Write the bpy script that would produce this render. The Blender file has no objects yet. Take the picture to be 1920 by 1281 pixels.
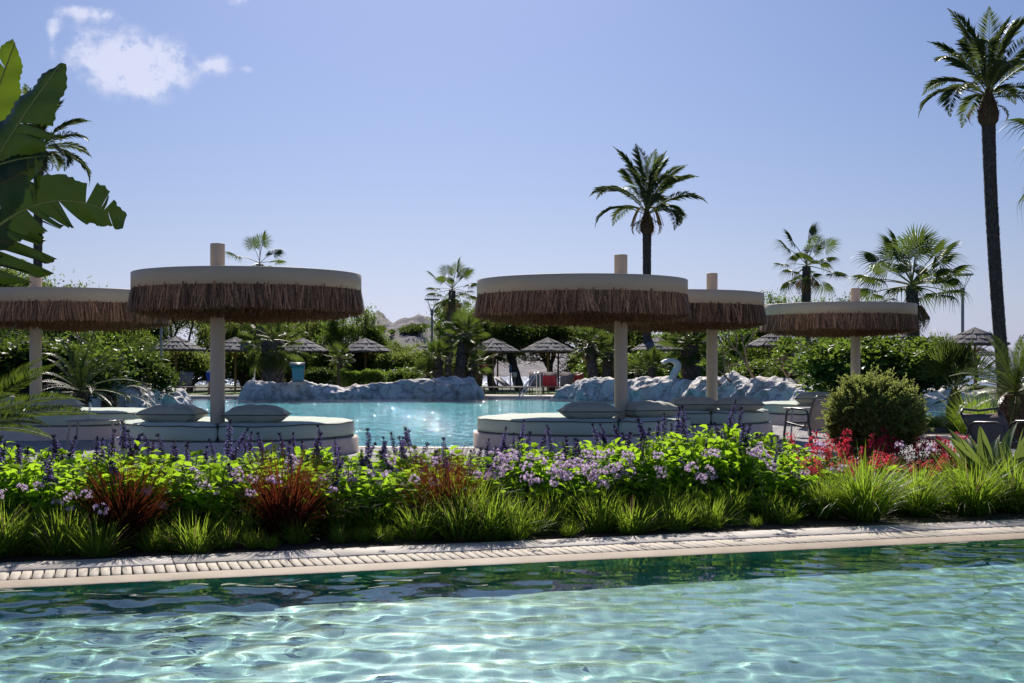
import bpy, math, random
import numpy as np
from mathutils import Vector, Matrix, noise as mnoise

R = math.radians
random.seed(7); rng = np.random.default_rng(7)
scene = bpy.context.scene
col = scene.collection

# ------------------------------------------------------------------ camera, sky, sun, exposure
CAMZ, F, HZ = 1.18, 2400.0, 690.0
cam_d = bpy.data.cameras.new('camera'); cam = bpy.data.objects.new('camera', cam_d); col.objects.link(cam)
cam.location = (0, 0, CAMZ); cam.rotation_euler = (R(90), 0, 0)
cam_d.sensor_width = 36; cam_d.lens = 36 * F / 1920; cam_d.shift_y = (HZ - 640.5) / 1920
cam_d.clip_start = .05; cam_d.clip_end = 30000
scene.camera = cam

SUN_AZ, SUN_EL = -4.0, 36.0            # azimuth from +Y, positive towards +X
world = bpy.data.worlds.new('World'); scene.world = world; world.use_nodes = True
wt = world.node_tree; wt.nodes.clear()
def WN(t, **kw):
    n = wt.nodes.new(t)
    for k, v in kw.items(): setattr(n, k, v)
    return n
sky = WN('ShaderNodeTexSky', sky_type='NISHITA', sun_disc=False, sun_elevation=R(SUN_EL), sun_rotation=R(SUN_AZ),
         altitude=0, air_density=1.0, dust_density=.7, ozone_density=6.0)
bg = WN('ShaderNodeBackground'); bg.inputs[1].default_value = .0505
wo = WN('ShaderNodeOutputWorld')
tint = WN('ShaderNodeMix', data_type='RGBA', blend_type='MULTIPLY'); tint.inputs[0].default_value = 1
tint.inputs[7].default_value = (.92, .94, 1.13, 1)
wt.links.new(sky.outputs[0], tint.inputs[6])
tc = WN('ShaderNodeTexCoord')
# small cumulus clouds high on the sky, placed by direction
def cloud_blob(u, v, wu, wv):
    d = Vector(((u-960)/F, 1, (HZ-v)/F))
    x, z = d.x, d.z
    return x, z, wu/F, wv/F
sep = WN('ShaderNodeSeparateXYZ'); wt.links.new(tc.outputs['Generated'], sep.inputs[0])
def M(op, a, b=None, c=None):
    n = WN('ShaderNodeMath', operation=op)
    for i, q in enumerate((a, b, c)):
        if q is None: continue
        if isinstance(q, (int, float)): n.inputs[i].default_value = q
        else: wt.links.new(q, n.inputs[i])
    return n.outputs[0]
ymax = M('MAXIMUM', sep.outputs[1], .001)
X = M('DIVIDE', sep.outputs[0], ymax); Z = M('DIVIDE', sep.outputs[2], ymax)
cmb = WN('ShaderNodeCombineXYZ'); wt.links.new(X, cmb.inputs[0]); wt.links.new(Z, cmb.inputs[1])
nz = WN('ShaderNodeTexNoise'); nz.inputs['Scale'].default_value = 52; nz.inputs['Detail'].default_value = 7; nz.inputs['Roughness'].default_value = .62
wt.links.new(cmb.outputs[0], nz.inputs['Vector'])
nz2 = WN('ShaderNodeTexNoise'); nz2.inputs['Scale'].default_value = 11; nz2.inputs['Detail'].default_value = 2
wt.links.new(cmb.outputs[0], nz2.inputs['Vector'])
dens = None
for (u, v, wu, wv, k) in ((240,115,88,58,1.25),(290,140,66,44,.9),(150,85,30,52,.45),(185,28,42,13,.8),(102,42,16,24,.75),(98,85,9,34,.45),
                          (405,122,36,20,.9),(330,104,20,8,.4),(466,130,16,9,.55),(140,18,30,10,.5),(445,2,26,12,.8)):
    x0, z0, a, b = cloud_blob(u, v, wu, wv)
    dx = M('DIVIDE', M('SUBTRACT', X, x0), a); dz = M('DIVIDE', M('SUBTRACT', Z, z0), b)
    r2 = M('ADD', M('MULTIPLY', dx, dx), M('MULTIPLY', dz, dz))
    g = M('MULTIPLY', M('EXPONENT', M('MULTIPLY', r2, -1.0)), k)
    dens = g if dens is None else M('ADD', dens, g)
nn = M('MULTIPLY', M('SUBTRACT', nz.outputs[0], .5), 4.2)
d1 = M('ADD', M('MULTIPLY', dens, M('ADD', nn, .85)), M('MULTIPLY', dens, .15))
front = M('GREATER_THAN', sep.outputs[1], .05)
ramp = WN('ShaderNodeMapRange'); ramp.inputs['From Min'].default_value = .20; ramp.inputs['From Max'].default_value = 1.15
ramp.interpolation_type = 'SMOOTHSTEP'; wt.links.new(d1, ramp.inputs[0])
cf = M('MULTIPLY', M('MULTIPLY', ramp.outputs[0], front), .66)
cm = WN('ShaderNodeMix', data_type='RGBA'); wt.links.new(cf, cm.inputs[0])
bw = WN('ShaderNodeRGBToBW'); wt.links.new(tint.outputs[2], bw.inputs[0])
lav = WN('ShaderNodeMix', data_type='RGBA', blend_type='MULTIPLY'); lav.inputs[0].default_value = 1; lav.inputs[7].default_value = (.94, 1.0, 1.36, 1)
wt.links.new(bw.outputs[0], lav.inputs[6])
hz_f = M('MULTIPLY', M('EXPONENT', M('DIVIDE', M('MAXIMUM', sep.outputs[2], 0), -.11)), .85)   # pale lavender band low on the whole horizon
hm = WN('ShaderNodeMix', data_type='RGBA'); wt.links.new(hz_f, hm.inputs[0]); wt.links.new(tint.outputs[2], hm.inputs[6]); wt.links.new(lav.outputs[2], hm.inputs[7])
wt.links.new(hm.outputs[2], cm.inputs[6])
cm.inputs[7].default_value = (12.6, 12.6, 14.6, 1)
wt.links.new(cm.outputs[2], bg.inputs[0]); wt.links.new(bg.outputs[0], wo.inputs[0])

sun_d = bpy.data.lights.new('sun', 'SUN'); sun = bpy.data.objects.new('sun', sun_d); col.objects.link(sun)
sun_d.energy = 4.1; sun_d.angle = R(.53); sun_d.color = (1, .93, .84)
sv = Vector((math.sin(R(SUN_AZ))*math.cos(R(SUN_EL)), math.cos(R(SUN_AZ))*math.cos(R(SUN_EL)), math.sin(R(SUN_EL))))
sun.rotation_euler = sv.to_track_quat('Z', 'Y').to_euler(); sun.location = (0, 0, 30)
scene.view_settings.view_transform = 'Standard'; scene.view_settings.look = 'None'
scene.view_settings.gamma = 1; scene.view_settings.exposure = .46; scene.view_settings.use_curve_mapping = False
scene.render.engine = 'CYCLES'
scene.cycles.use_denoising = True
scene.cycles.max_bounces = 10; scene.cycles.transparent_max_bounces = 16; scene.cycles.sample_clamp_indirect = 8
scene.cycles.caustics_reflective = False; scene.cycles.caustics_refractive = True   # sunlight focused by the pool's ripples
try: sun_d.cycles.is_caustics_light = True
except Exception as e: print('mnee light', e)

def P(u, v, Y):                          # the point at depth Y seen at photograph pixel (u, v)
    return Vector(((u-960)/F*Y, Y, CAMZ-(v-HZ)/F*Y))
def X_(u, Y): return (u-960)/F*Y

# ------------------------------------------------------------------ mesh builder
class MB:
    def __init__(s): s.v = []; s.f = []; s.n = 0; s.var = []
    def add(s, verts, faces, var=0.5, mat=0):
        verts = np.asarray(verts, dtype=np.float32).reshape(-1, 3); faces = np.asarray(faces, dtype=np.int32)
        s.v.append(verts); s.f.append((faces + s.n, mat)); s.n += len(verts)
        va = np.asarray(var, dtype=np.float32)
        s.var.append(np.full(len(verts), float(va), np.float32) if va.ndim == 0 else va)
    def mesh(s, name, mats, smooth=False):
        me = bpy.data.meshes.new(name)
        V = np.concatenate(s.v); me.vertices.add(len(V)); me.vertices.foreach_set('co', V.ravel())
        loops = np.concatenate([f.ravel() for f, m in s.f]); 
        tot = np.concatenate([np.full(len(f), f.shape[1], np.int32) for f, m in s.f])
        mi = np.concatenate([np.full(len(f), m, np.int32) for f, m in s.f])
        start = np.concatenate([[0], np.cumsum(tot)[:-1]]).astype(np.int32)
        me.loops.add(len(loops)); me.loops.foreach_set('vertex_index', loops)
        me.polygons.add(len(tot)); me.polygons.foreach_set('loop_start', start); me.polygons.foreach_set('loop_total', tot)
        me.polygons.foreach_set('material_index', mi)
        if smooth: me.polygons.foreach_set('use_smooth', np.ones(len(tot), bool))
        a = me.attributes.new('var', 'FLOAT', 'POINT'); a.data.foreach_set('value', np.concatenate(s.var))
        for m in (mats if isinstance(mats, (list, tuple)) else [mats]): me.materials.append(m)
        me.update(calc_edges=True); me.validate()
        return me
    def obj(s, name, mats, parent=None, smooth=False, **kw): return link(name, s.mesh(name, mats, smooth), parent, **kw)

def link(name, me, parent=None, loc=None, rot=None, scale=None, mtx=None):
    o = bpy.data.objects.new(name, me); col.objects.link(o)
    if parent is not None: o.parent = parent
    if loc is not None: o.location = loc
    if rot is not None: o.rotation_euler = rot
    if scale is not None: o.scale = scale if hasattr(scale, '__len__') else (scale,)*3
    if mtx is not None: o.matrix_basis = mtx
    return o
def tag(o, label=None, cat=None, group=None, kind=None):
    if label: o['label'] = label
    if cat: o['category'] = cat
    if group: o['group'] = group
    if kind: o['kind'] = kind
    return o
def thing(name, label, cat, loc=(0,0,0), rz=0, group=None, scale=1):
    o = link(name, None, None, loc, (0,0,rz), scale); return tag(o, label, cat, group)
def copy_tree(o, parent=None):
    c = o.copy(); col.objects.link(c)
    if parent is not None: c.parent = parent
    for ch in list(o.children): copy_tree(ch, c)
    return c
ORD = ['first','second','third','fourth','fifth','sixth','seventh','eighth','ninth','tenth','eleventh','twelfth','thirteenth','fourteenth',
       'fifteenth','sixteenth','seventeenth','eighteenth','nineteenth','twentieth','twenty-first','twenty-second','twenty-third','twenty-fourth',
       'twenty-fifth','twenty-sixth','twenty-seventh','twenty-eighth','twenty-ninth','thirtieth','thirty-first','thirty-second','thirty-third','thirty-fourth']

def nrm(a): return a/np.maximum(np.linalg.norm(a, axis=-1, keepdims=True), 1e-9)
def tube(mb, pts, rad, n=8, cap=True, var=.5, mat=0):
    pts = np.asarray([tuple(p) for p in pts], float); k = len(pts)
    rad = np.broadcast_to(np.asarray(rad, float), (k,))
    d = np.gradient(pts, axis=0); d = nrm(d)
    up = np.array([0,0,1.]) if abs(d[0][2]) < .9 else np.array([1.,0,0])
    a = nrm(np.cross(d[0], up)); A = []
    for i in range(k):
        a = a - d[i]*np.dot(a, d[i]); a = a/max(np.linalg.norm(a), 1e-9); A.append(a.copy())
    A = np.array(A); B = np.cross(d, A)
    th = np.arange(n)*2*np.pi/n
    ring = pts[:,None,:] + rad[:,None,None]*(np.cos(th)[None,:,None]*A[:,None,:] + np.sin(th)[None,:,None]*B[:,None,:])
    idx = np.arange(k*n).reshape(k, n)
    q = np.stack([idx[:-1], np.roll(idx[:-1], -1, 1), np.roll(idx[1:], -1, 1), idx[1:]], -1).reshape(-1, 4)
    mb.add(ring.reshape(-1,3), q, var, mat)
    if cap:
        mb.add(ring[0], np.arange(n)[::-1][None], var, mat); mb.add(ring[-1], np.arange(n)[None], var, mat)
def lathe(mb, prof, n=48, cx=0, cy=0, var=.5, mat=0):
    prof = np.asarray(prof, float); k = len(prof); th = np.arange(n)*2*np.pi/n
    v = np.stack([prof[:,0,None]*np.cos(th)+cx, prof[:,0,None]*np.sin(th)+cy, np.repeat(prof[:,1,None], n, 1)], -1)
    idx = np.arange(k*n).reshape(k, n)
    q = np.stack([idx[:-1], np.roll(idx[:-1], -1, 1), np.roll(idx[1:], -1, 1), idx[1:]], -1).reshape(-1, 4)
    mb.add(v.reshape(-1,3), q, var, mat)
def box(mb, c, s, rz=0, var=.5, mat=0, mtx=None):
    c = np.asarray(tuple(c), float); h = np.asarray(s, float)/2
    v = np.array([[x,y,z] for z in (-1,1) for y in (-1,1) for x in (-1,1)])*h
    if mtx is not None: v = v @ np.array(mtx.to_3x3()).T
    cr, sr = math.cos(rz), math.sin(rz)
    v = v @ np.array([[cr,-sr,0],[sr,cr,0],[0,0,1]]).T + c
    mb.add(v, [[0,2,3,1],[4,5,7,6],[0,1,5,4],[2,6,7,3],[0,4,6,2],[1,3,7,5]], var, mat)
def bbox(mb, c, s, b=.01, rz=0, var=.5, mat=0):     # box with chamfered top edge
    x, y, z = s[0]/2, s[1]/2, s[2]/2
    def ring(dx, dy, zz): return [[-x+dx,-y+dy,zz],[x-dx,-y+dy,zz],[x-dx,y-dy,zz],[-x+dx,y-dy,zz]]
    v = np.array(ring(0,0,-z)+ring(0,0,z-b)+ring(b,b,z)); cr, sr = math.cos(rz), math.sin(rz)
    v = v @ np.array([[cr,-sr,0],[sr,cr,0],[0,0,1]]).T + np.asarray(tuple(c), float)
    f = [[0,3,2,1],[8,9,10,11]]
    for r in (0,4):
        for i in range(4): f.append([r+i, r+(i+1)%4, r+4+(i+1)%4, r+4+i])
    mb.add(v, f, var, mat)
def leaves(mb, pos, d, up, L, W, var, mat=0, fold=.25, droop=.15):
    """vectorised pointed leaves: base, two shoulders, tip, folded along the midrib"""
    pos = np.asarray(pos, float); N = len(pos); d = nrm(np.asarray(d, float)); side = nrm(np.cross(d, up)); nn = np.cross(side, d)
    L = np.broadcast_to(L, (N,))[:,None]; W = np.broadcast_to(W, (N,))[:,None]
    b = pos; m = pos + d*L*.45 + nn*0; t = pos + d*L - nn*L*droop
    l = m - side*W*.5 + nn*W*fold; r = m + side*W*.5 + nn*W*fold
    v = np.stack([b, r, t, l], 1).reshape(-1,3); i = np.arange(N)[:,None]*4
    f = np.concatenate([i+np.array([[0,1,2]]), i+np.array([[0,2,3]])])
    mb.add(v, f, np.repeat(np.broadcast_to(var,(N,)), 4), mat)
def leaves6(mb, pos, d, up, L, W, var, mat=0, fold=.2, droop=.3):
    """rounder leaves: base, 2 low shoulders, 2 high shoulders, tip and a midrib vertex"""
    pos = np.asarray(pos, float); N = len(pos); d = nrm(np.asarray(d, float)); side = nrm(np.cross(d, up)); nn = np.cross(side, d)
    L = np.broadcast_to(L, (N,))[:,None]; W = np.broadcast_to(W, (N,))[:,None]
    b = pos; m = pos + d*L*.5 - nn*L*droop*.25; t = pos + d*L - nn*L*droop
    a1 = pos + d*L*.28; a2 = pos + d*L*.68 - nn*L*droop*.45
    v = np.stack([b, a1+side*W*.5+nn*W*fold, a2+side*W*.36+nn*W*fold, t, a2-side*W*.36+nn*W*fold, a1-side*W*.5+nn*W*fold, m], 1).reshape(-1,3)
    i = np.arange(N)[:,None]*7
    f4 = np.concatenate([i+np.array([[0,1,2,6]]), i+np.array([[0,6,4,5]])]); f3 = np.concatenate([i+np.array([[6,2,3]]), i+np.array([[6,3,4]])])
    va = np.repeat(np.broadcast_to(var,(N,)), 7)
    mb.add(v, f4, va, mat); s_n = mb.n - len(v)
    mb.f.append((f3 + s_n, mat))
def blades(mb, pos, d, L, W, curve, var, mat=0, seg=4, fold=0.0):
    """vectorised grass blades leaning towards d (xy unit), bending over by curve"""
    pos = np.asarray(pos, float); N = len(pos); d = nrm(np.asarray(d, float))
    L = np.broadcast_to(L, (N,)).astype(float); W = np.broadcast_to(W, (N,)).astype(float); curve = np.broadcast_to(curve, (N,))
    hd = np.stack([d[:,0], d[:,1], np.zeros(N)], -1); hl = np.linalg.norm(hd, axis=1); hd = nrm(hd + 1e-6)
    ang0 = np.arctan2(d[:,2], hl); side = np.stack([-hd[:,1], hd[:,0], np.zeros(N)], -1)
    tw = rng.uniform(-.8, .8, N)[:,None]; side2 = side*np.cos(tw) + hd*np.sin(tw)
    p = pos.copy(); rows = []
    for k in range(seg+1):
        s = k/seg; w = W*(1-s**1.6)*(.75+.5*min(s*2.5,1))*.5
        rows.append(p - side2*w[:,None]); rows.append(p + side2*w[:,None])
        a = ang0 - curve*(s**1.2)*1.6
        p = p + (hd*np.cos(a)[:,None] + np.array([0,0,1.])*np.sin(a)[:,None])*(L/seg)[:,None]
    V = np.stack(rows, 1).reshape(-1,3); n2 = 2*(seg+1); i = np.arange(N)[:,None]*n2
    f = np.concatenate([i+np.array([[2*k, 2*k+1, 2*k+3, 2*k+2]]) for k in range(seg)])
    mb.add(V, f, np.repeat(np.broadcast_to(var,(N,)), n2), mat)
def rdir(n, zmin=-1, zmax=1):
    z = rng.uniform(zmin, zmax, n); a = rng.uniform(0, 2*np.pi, n); r = np.sqrt(np.maximum(0, 1-z*z))
    return np.stack([r*np.cos(a), r*np.sin(a), z], -1)

# ------------------------------------------------------------------ materials
def nt(name):
    m = bpy.data.materials.new(name); m.use_nodes = True; t = m.node_tree; t.nodes.clear()
    return m, t
def N(t, k, ins=None, **kw):
    n = t.nodes.new(k)
    for a, b in kw.items(): setattr(n, a, b)
    for a, b in (ins or {}).items():
        if hasattr(b, 'is_output') or isinstance(b, bpy.types.NodeSocket): t.links.new(b, n.inputs[a])
        else: n.inputs[a].default_value = b
    return n
def c4(c): return (c[0], c[1], c[2], 1)
def surf(name, c1, c2=None, scale=8, rough=.6, bump=0, bscale=None, c3=None, spec=.5, metal=0, coord='Object', stretch=(1,1,1), detail=6, vary=0, sheen=0, bdist=.01):
    """principled surface: two or three tones mixed by noise, optional bump and per-piece variation"""
    m, t = nt(name); tcn = N(t, 'ShaderNodeTexCoord'); mp = N(t, 'ShaderNodeMapping', {0: tcn.outputs[coord], 'Scale': stretch})
    nz = N(t, 'ShaderNodeTexNoise', {'Vector': mp.outputs[0], 'Scale': scale, 'Detail': detail, 'Roughness': .6})
    cr = N(t, 'ShaderNodeValToRGB', {0: nz.outputs[0]}); e = cr.color_ramp.elements
    e[0].position = .3; e[1].position = .7; e[0].color = c4(c1); e[1].color = c4(c2 or c1)
    if c3: q = e.new(.52); q.color = c4(c3)
    colr = cr.outputs[0]
    if vary:
        at = N(t, 'ShaderNodeAttribute', attribute_name='var'); oi = N(t, 'ShaderNodeObjectInfo')
        s1 = N(t, 'ShaderNodeMath', {0: at.outputs['Fac'], 1: -.5}, operation='ADD')
        s2 = N(t, 'ShaderNodeMath', {0: oi.outputs['Random'], 1: .2, 2: -.1}, operation='MULTIPLY_ADD')
        s3 = N(t, 'ShaderNodeMath', {0: s1.outputs[0], 1: s2.outputs[0]}, operation='ADD')
        s4 = N(t, 'ShaderNodeMath', {0: s3.outputs[0], 1: vary, 2: 1.0}, operation='MULTIPLY_ADD')
        hv = N(t, 'ShaderNodeHueSaturation', {'Color': colr, 'Value': s4.outputs[0]}); colr = hv.outputs[0]
    b = N(t, 'ShaderNodeBsdfPrincipled', {'Base Color': colr, 'Roughness': rough, 'Metallic': metal, 'Specular IOR Level': spec})
    if sheen: b.inputs['Sheen Weight'].default_value = sheen
    if bump:
        nb = N(t, 'ShaderNodeTexNoise', {'Vector': mp.outputs[0], 'Scale': bscale or scale*3, 'Detail': 5})
        bp = N(t, 'ShaderNodeBump', {'Height': nb.outputs[0], 'Strength': bump, 'Distance': bdist}); t.links.new(bp.outputs[0], b.inputs['Normal'])
    o = N(t, 'ShaderNodeOutputMaterial', {0: b.outputs[0]}); return m
def leafmat(name, dark, light, trans, tr=.45, rough=.45, brown=None, brownamt=0, vary=.7, spec=.4, nscale=3):
    """two-sided leaf: reflecting face plus light coming through; tone varies leaf by leaf"""
    m, t = nt(name); at = N(t, 'ShaderNodeAttribute', attribute_name='var'); oi = N(t, 'ShaderNodeObjectInfo')
    tcn = N(t, 'ShaderNodeTexCoord'); nz = N(t, 'ShaderNodeTexNoise', {'Vector': tcn.outputs['Object'], 'Scale': nscale, 'Detail': 3})
    ad = N(t, 'ShaderNodeMath', {0: at.outputs['Fac'], 1: vary, 2: .5-vary/2}, operation='MULTIPLY_ADD')
    ad2 = N(t, 'ShaderNodeMath', {0: nz.outputs[0], 1: .6, 2: -.3}, operation='MULTIPLY_ADD')
    ad3 = N(t, 'ShaderNodeMath', {0: ad.outputs[0], 1: ad2.outputs[0]}, operation='ADD')
    ad4 = N(t, 'ShaderNodeMath', {0: oi.outputs['Random'], 1: .2, 2: -.1}, operation='MULTIPLY_ADD')
    ad5 = N(t, 'ShaderNodeMath', {0: ad3.outputs[0], 1: ad4.outputs[0]}, operation='ADD', use_clamp=True)
    mx = N(t, 'ShaderNodeMix', {0: ad5.outputs[0], 6: c4(dark), 7: c4(light)}, data_type='RGBA')
    tx = N(t, 'ShaderNodeMix', {0: ad5.outputs[0], 6: c4([x*.75 for x in trans]), 7: c4(trans)}, data_type='RGBA')
    ca, cb = mx.outputs[2], tx.outputs[2]
    if brown:
        gt = N(t, 'ShaderNodeMath', {0: at.outputs['Fac'], 1: 1-brownamt}, operation='GREATER_THAN')
        k1 = N(t, 'ShaderNodeMix', {0: gt.outputs[0], 6: ca, 7: c4(brown)}, data_type='RGBA'); ca = k1.outputs[2]
        k2 = N(t, 'ShaderNodeMix', {0: gt.outputs[0], 6: cb, 7: c4(brown)}, data_type='RGBA'); cb = k2.outputs[2]
    b = N(t, 'ShaderNodeBsdfPrincipled', {'Base Color': ca, 'Roughness': rough, 'Specular IOR Level': spec})
    tl = N(t, 'ShaderNodeBsdfTranslucent', {'Color': cb})
    ms = N(t, 'ShaderNodeMixShader', {0: tr, 1: b.outputs[0], 2: tl.outputs[0]})
    N(t, 'ShaderNodeOutputMaterial', {0: ms.outputs[0]}); return m

MAT = {}
MAT['soil'] = surf('soil', (.035,.024,.015), (.075,.055,.035), 6, .95, .6, 25)
MAT['ground'] = surf('ground_earth', (.10,.085,.06), (.17,.15,.11), .6, .95, .4, 6, c3=(.07,.09,.035))
MAT['lawn'] = surf('lawn_green', (.10,.19,.03), (.17,.27,.05), 4, .9, .5, 60)
MAT['sea'] = None
MAT['paver'] = surf('grey_paver', (.27,.255,.25), (.40,.385,.38), 5, .8, .4, 60, vary=.35)
MAT['joint'] = surf('paver_joint', (.10,.095,.09), (.16,.15,.14), 10, .95)
MAT['coping'] = surf('cream_coping_stone', (.38,.33,.28), (.64,.58,.52), 4, .75, .25, 90, vary=.3, c3=(.57,.51,.45), detail=10)
MAT['slat'] = surf('cream_grate_slat', (.40,.34,.26), (.56,.49,.39), 9, .75, .25, 80, vary=.22)
MAT['wetstone'] = surf('wet_sand_stone', (.44,.35,.25), (.58,.48,.36), 4, .7, .15, 50, spec=.12)
MAT['plaster'] = surf('pinkish_plaster', (.66,.53,.45), (.78,.66,.58), 4, .85, .2, 50)
MAT['fabric'] = surf('sage_mattress_fabric', (.51,.60,.47), (.58,.67,.54), 3, .8, .25, 260, sheen=.3, bdist=.004)
MAT['pillow'] = surf('olive_grey_pillow_fabric', (.48,.46,.35), (.55,.53,.41), 5, .8, .2, 300, sheen=.3, bdist=.003)
MAT['piping'] = surf('dark_piping', (.10,.10,.085), (.15,.15,.12), 20, .7)
MAT['metal'] = surf('taupe_painted_metal', (.68,.54,.385), (.72,.57,.41), 2, .5, .03, 40, spec=.3)
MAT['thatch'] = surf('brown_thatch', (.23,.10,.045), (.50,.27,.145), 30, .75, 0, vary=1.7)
MAT['thatch_in'] = surf('shaded_inner_thatch', (.12,.06,.028), (.24,.13,.06), 30, .9, 0, vary=.9)  # darker thatch tone, painting shade into the fringe's gaps and underside
MAT['straw'] = surf('weathered_grey_thatch', (.13,.12,.125), (.27,.25,.26), 12, .85, 0, vary=.8)
MAT['straw_under'] = surf('reddish_reed_underside', (.24,.12,.06), (.34,.18,.10), 12, .85, 0, vary=.5)
MAT['wood'] = surf('orange_brown_pole_wood', (.27,.13,.06), (.40,.22,.12), 5, .7, .3, 40, stretch=(1,1,.2))
MAT['grey_metal'] = surf('grey_painted_steel', (.26,.28,.31), (.32,.34,.37), 3, .4, spec=.5)
MAT['white_metal'] = surf('pale_lounger_frame', (.45,.43,.40), (.52,.5,.47), 3, .4)
MAT['dark_metal'] = surf('dark_taupe_tube', (.075,.062,.055), (.10,.085,.075), 3, .35)
MAT['steel'] = surf('stainless_steel', (.62,.64,.68), (.72,.74,.78), 2, .18, metal=1)
MAT['bluefoil'] = surf('blue_spout_throat', (.09,.36,.48), (.35,.42,.48), 1.8, .25, stretch=(.1,.1,3), c3=(.07,.42,.46), spec=.8)
MAT['sling'] = surf('taupe_sling_mesh', (.30,.25,.22), (.36,.30,.27), 40, .8)
MAT['sling_dark'] = surf('brown_sling_mesh', (.17,.115,.08), (.22,.15,.11), 60, .7)
MAT['towel'] = surf('coral_red_towel', (.62,.055,.06), (.78,.11,.11), 6, .95, .3, 80)
MAT['bark'] = surf('grey_brown_bark', (.055,.045,.035), (.14,.12,.10), 9, .95, .8, 30, stretch=(1,1,.35))
MAT['pale_bark'] = surf('tan_smooth_bark', (.20,.135,.085), (.33,.25,.175), 7, .8, .3, 30)
MAT['palm_bark'] = surf('palm_trunk_bark', (.065,.05,.042), (.20,.165,.14), 14, .95, .6, 30, vary=.6)
MAT['fibre'] = surf('brown_palm_fibre', (.09,.05,.03), (.22,.13,.075), 30, .95, .8, 60, vary=.7)
MAT['rachis'] = surf('yellow_green_rachis', (.20,.22,.05), (.30,.28,.08), 5, .5)
MAT['stem'] = surf('green_stem', (.10,.16,.035), (.17,.22,.06), 8, .6)
MAT['dstem'] = surf('dark_flower_stem', (.05,.06,.035), (.09,.08,.06), 8, .6)
MAT['date'] = surf('orange_date_bunch', (.42,.20,.03), (.55,.30,.05), 8, .6)
MAT['rockw'] = None
MAT['l_salvia'] = leafmat('salvia_leaf', (.045,.11,.018), (.12,.22,.025), (.48,.78,.035), .62, .62, vary=.8, spec=.12)
MAT['l_red'] = leafmat('small_salvia_leaf', (.05,.09,.025), (.12,.16,.035), (.32,.46,.06), .5, .6, spec=.15)
MAT['l_grass'] = leafmat('grass_blade', (.045,.10,.018), (.13,.21,.035), (.42,.62,.05), .55, .42, spec=.3, brown=(.30,.20,.11), brownamt=.06)
MAT['l_burg'] = leafmat('burgundy_grass_blade', (.035,.014,.014), (.08,.024,.016), (.25,.055,.020), .40, .45, vary=1.0, spec=.25)
MAT['l_topi'] = leafmat('thuja_leaf', (.10,.15,.04), (.30,.34,.11), (.42,.48,.12), .48, .6, spec=.2, brown=(.14,.08,.045), brownamt=.05)
MAT['twig'] = surf('dry_twig', (.10,.065,.04), (.19,.125,.085), 12, .9, vary=.4)
MAT['l_tree'] = leafmat('tamarisk_leaf', (.045,.075,.02), (.12,.165,.045), (.33,.43,.09), .5, .65, spec=.1)
MAT['l_dark'] = leafmat('glossy_dark_leaf', (.015,.035,.010), (.055,.085,.02), (.16,.25,.03), .35, .5, spec=.18)
MAT['l_mid'] = leafmat('shrub_leaf', (.035,.075,.018), (.11,.17,.035), (.28,.42,.05), .45, .45, spec=.25)
MAT['l_palm'] = leafmat('date_palm_leaflet', (.032,.055,.02), (.10,.13,.045), (.20,.27,.07), .38, .4, brown=(.28,.19,.08), brownamt=.03)
MAT['l_fan'] = leafmat('fan_palm_blade', (.022,.048,.013), (.07,.11,.028), (.16,.235,.035), .4, .45, spec=.25, brown=(.34,.22,.10), brownamt=.07)
MAT['l_cycad_dark'] = leafmat('dark_cycad_leaflet', (.012,.03,.008), (.045,.07,.015), (.08,.12,.02), .28, .4, spec=.3)
MAT['l_cycad'] = leafmat('cycad_leaflet', (.018,.045,.010), (.07,.11,.02), (.17,.26,.025), .35, .32, spec=.4)
MAT['l_dead'] = leafmat('dry_palm_blade', (.16,.10,.055), (.30,.20,.11), (.34,.22,.10), .3, .8)
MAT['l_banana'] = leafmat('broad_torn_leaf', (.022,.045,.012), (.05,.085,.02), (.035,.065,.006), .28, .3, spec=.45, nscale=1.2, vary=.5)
MAT['l_banana_lit'] = leafmat('sunlit_broad_leaf', (.03,.06,.012), (.06,.10,.02), (.14,.22,.012), .45, .35, spec=.3, nscale=1.2, vary=.4)  # brighter copy of the torn leaf, sunlight put into its colour
MAT['l_brownedge'] = surf('dry_leaf_edge', (.12,.06,.03), (.25,.13,.06), 20, .8)
MAT['l_strel'] = leafmat('strelitzia_leaf', (.07,.12,.07), (.17,.24,.13), (.30,.40,.07), .35, .45, vary=.9, brown=(.45,.36,.05), brownamt=.10)
MAT['p_violet'] = leafmat('violet_floret', (.08,.05,.25), (.26,.20,.56), (.32,.24,.66), .35, .6, spec=.2)
MAT['p_dark'] = leafmat('dark_calyx', (.02,.018,.05), (.06,.05,.12), (.06,.05,.14), .2, .6)
MAT['p_lilac'] = leafmat('lilac_floret', (.66,.42,.74), (.86,.70,.90), (.88,.66,.92), .5, .6, spec=.2)
MAT['p_red'] = leafmat('crimson_floret', (.58,.012,.045), (.78,.07,.17), (.92,.09,.14), .5, .6, spec=.2)

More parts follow.
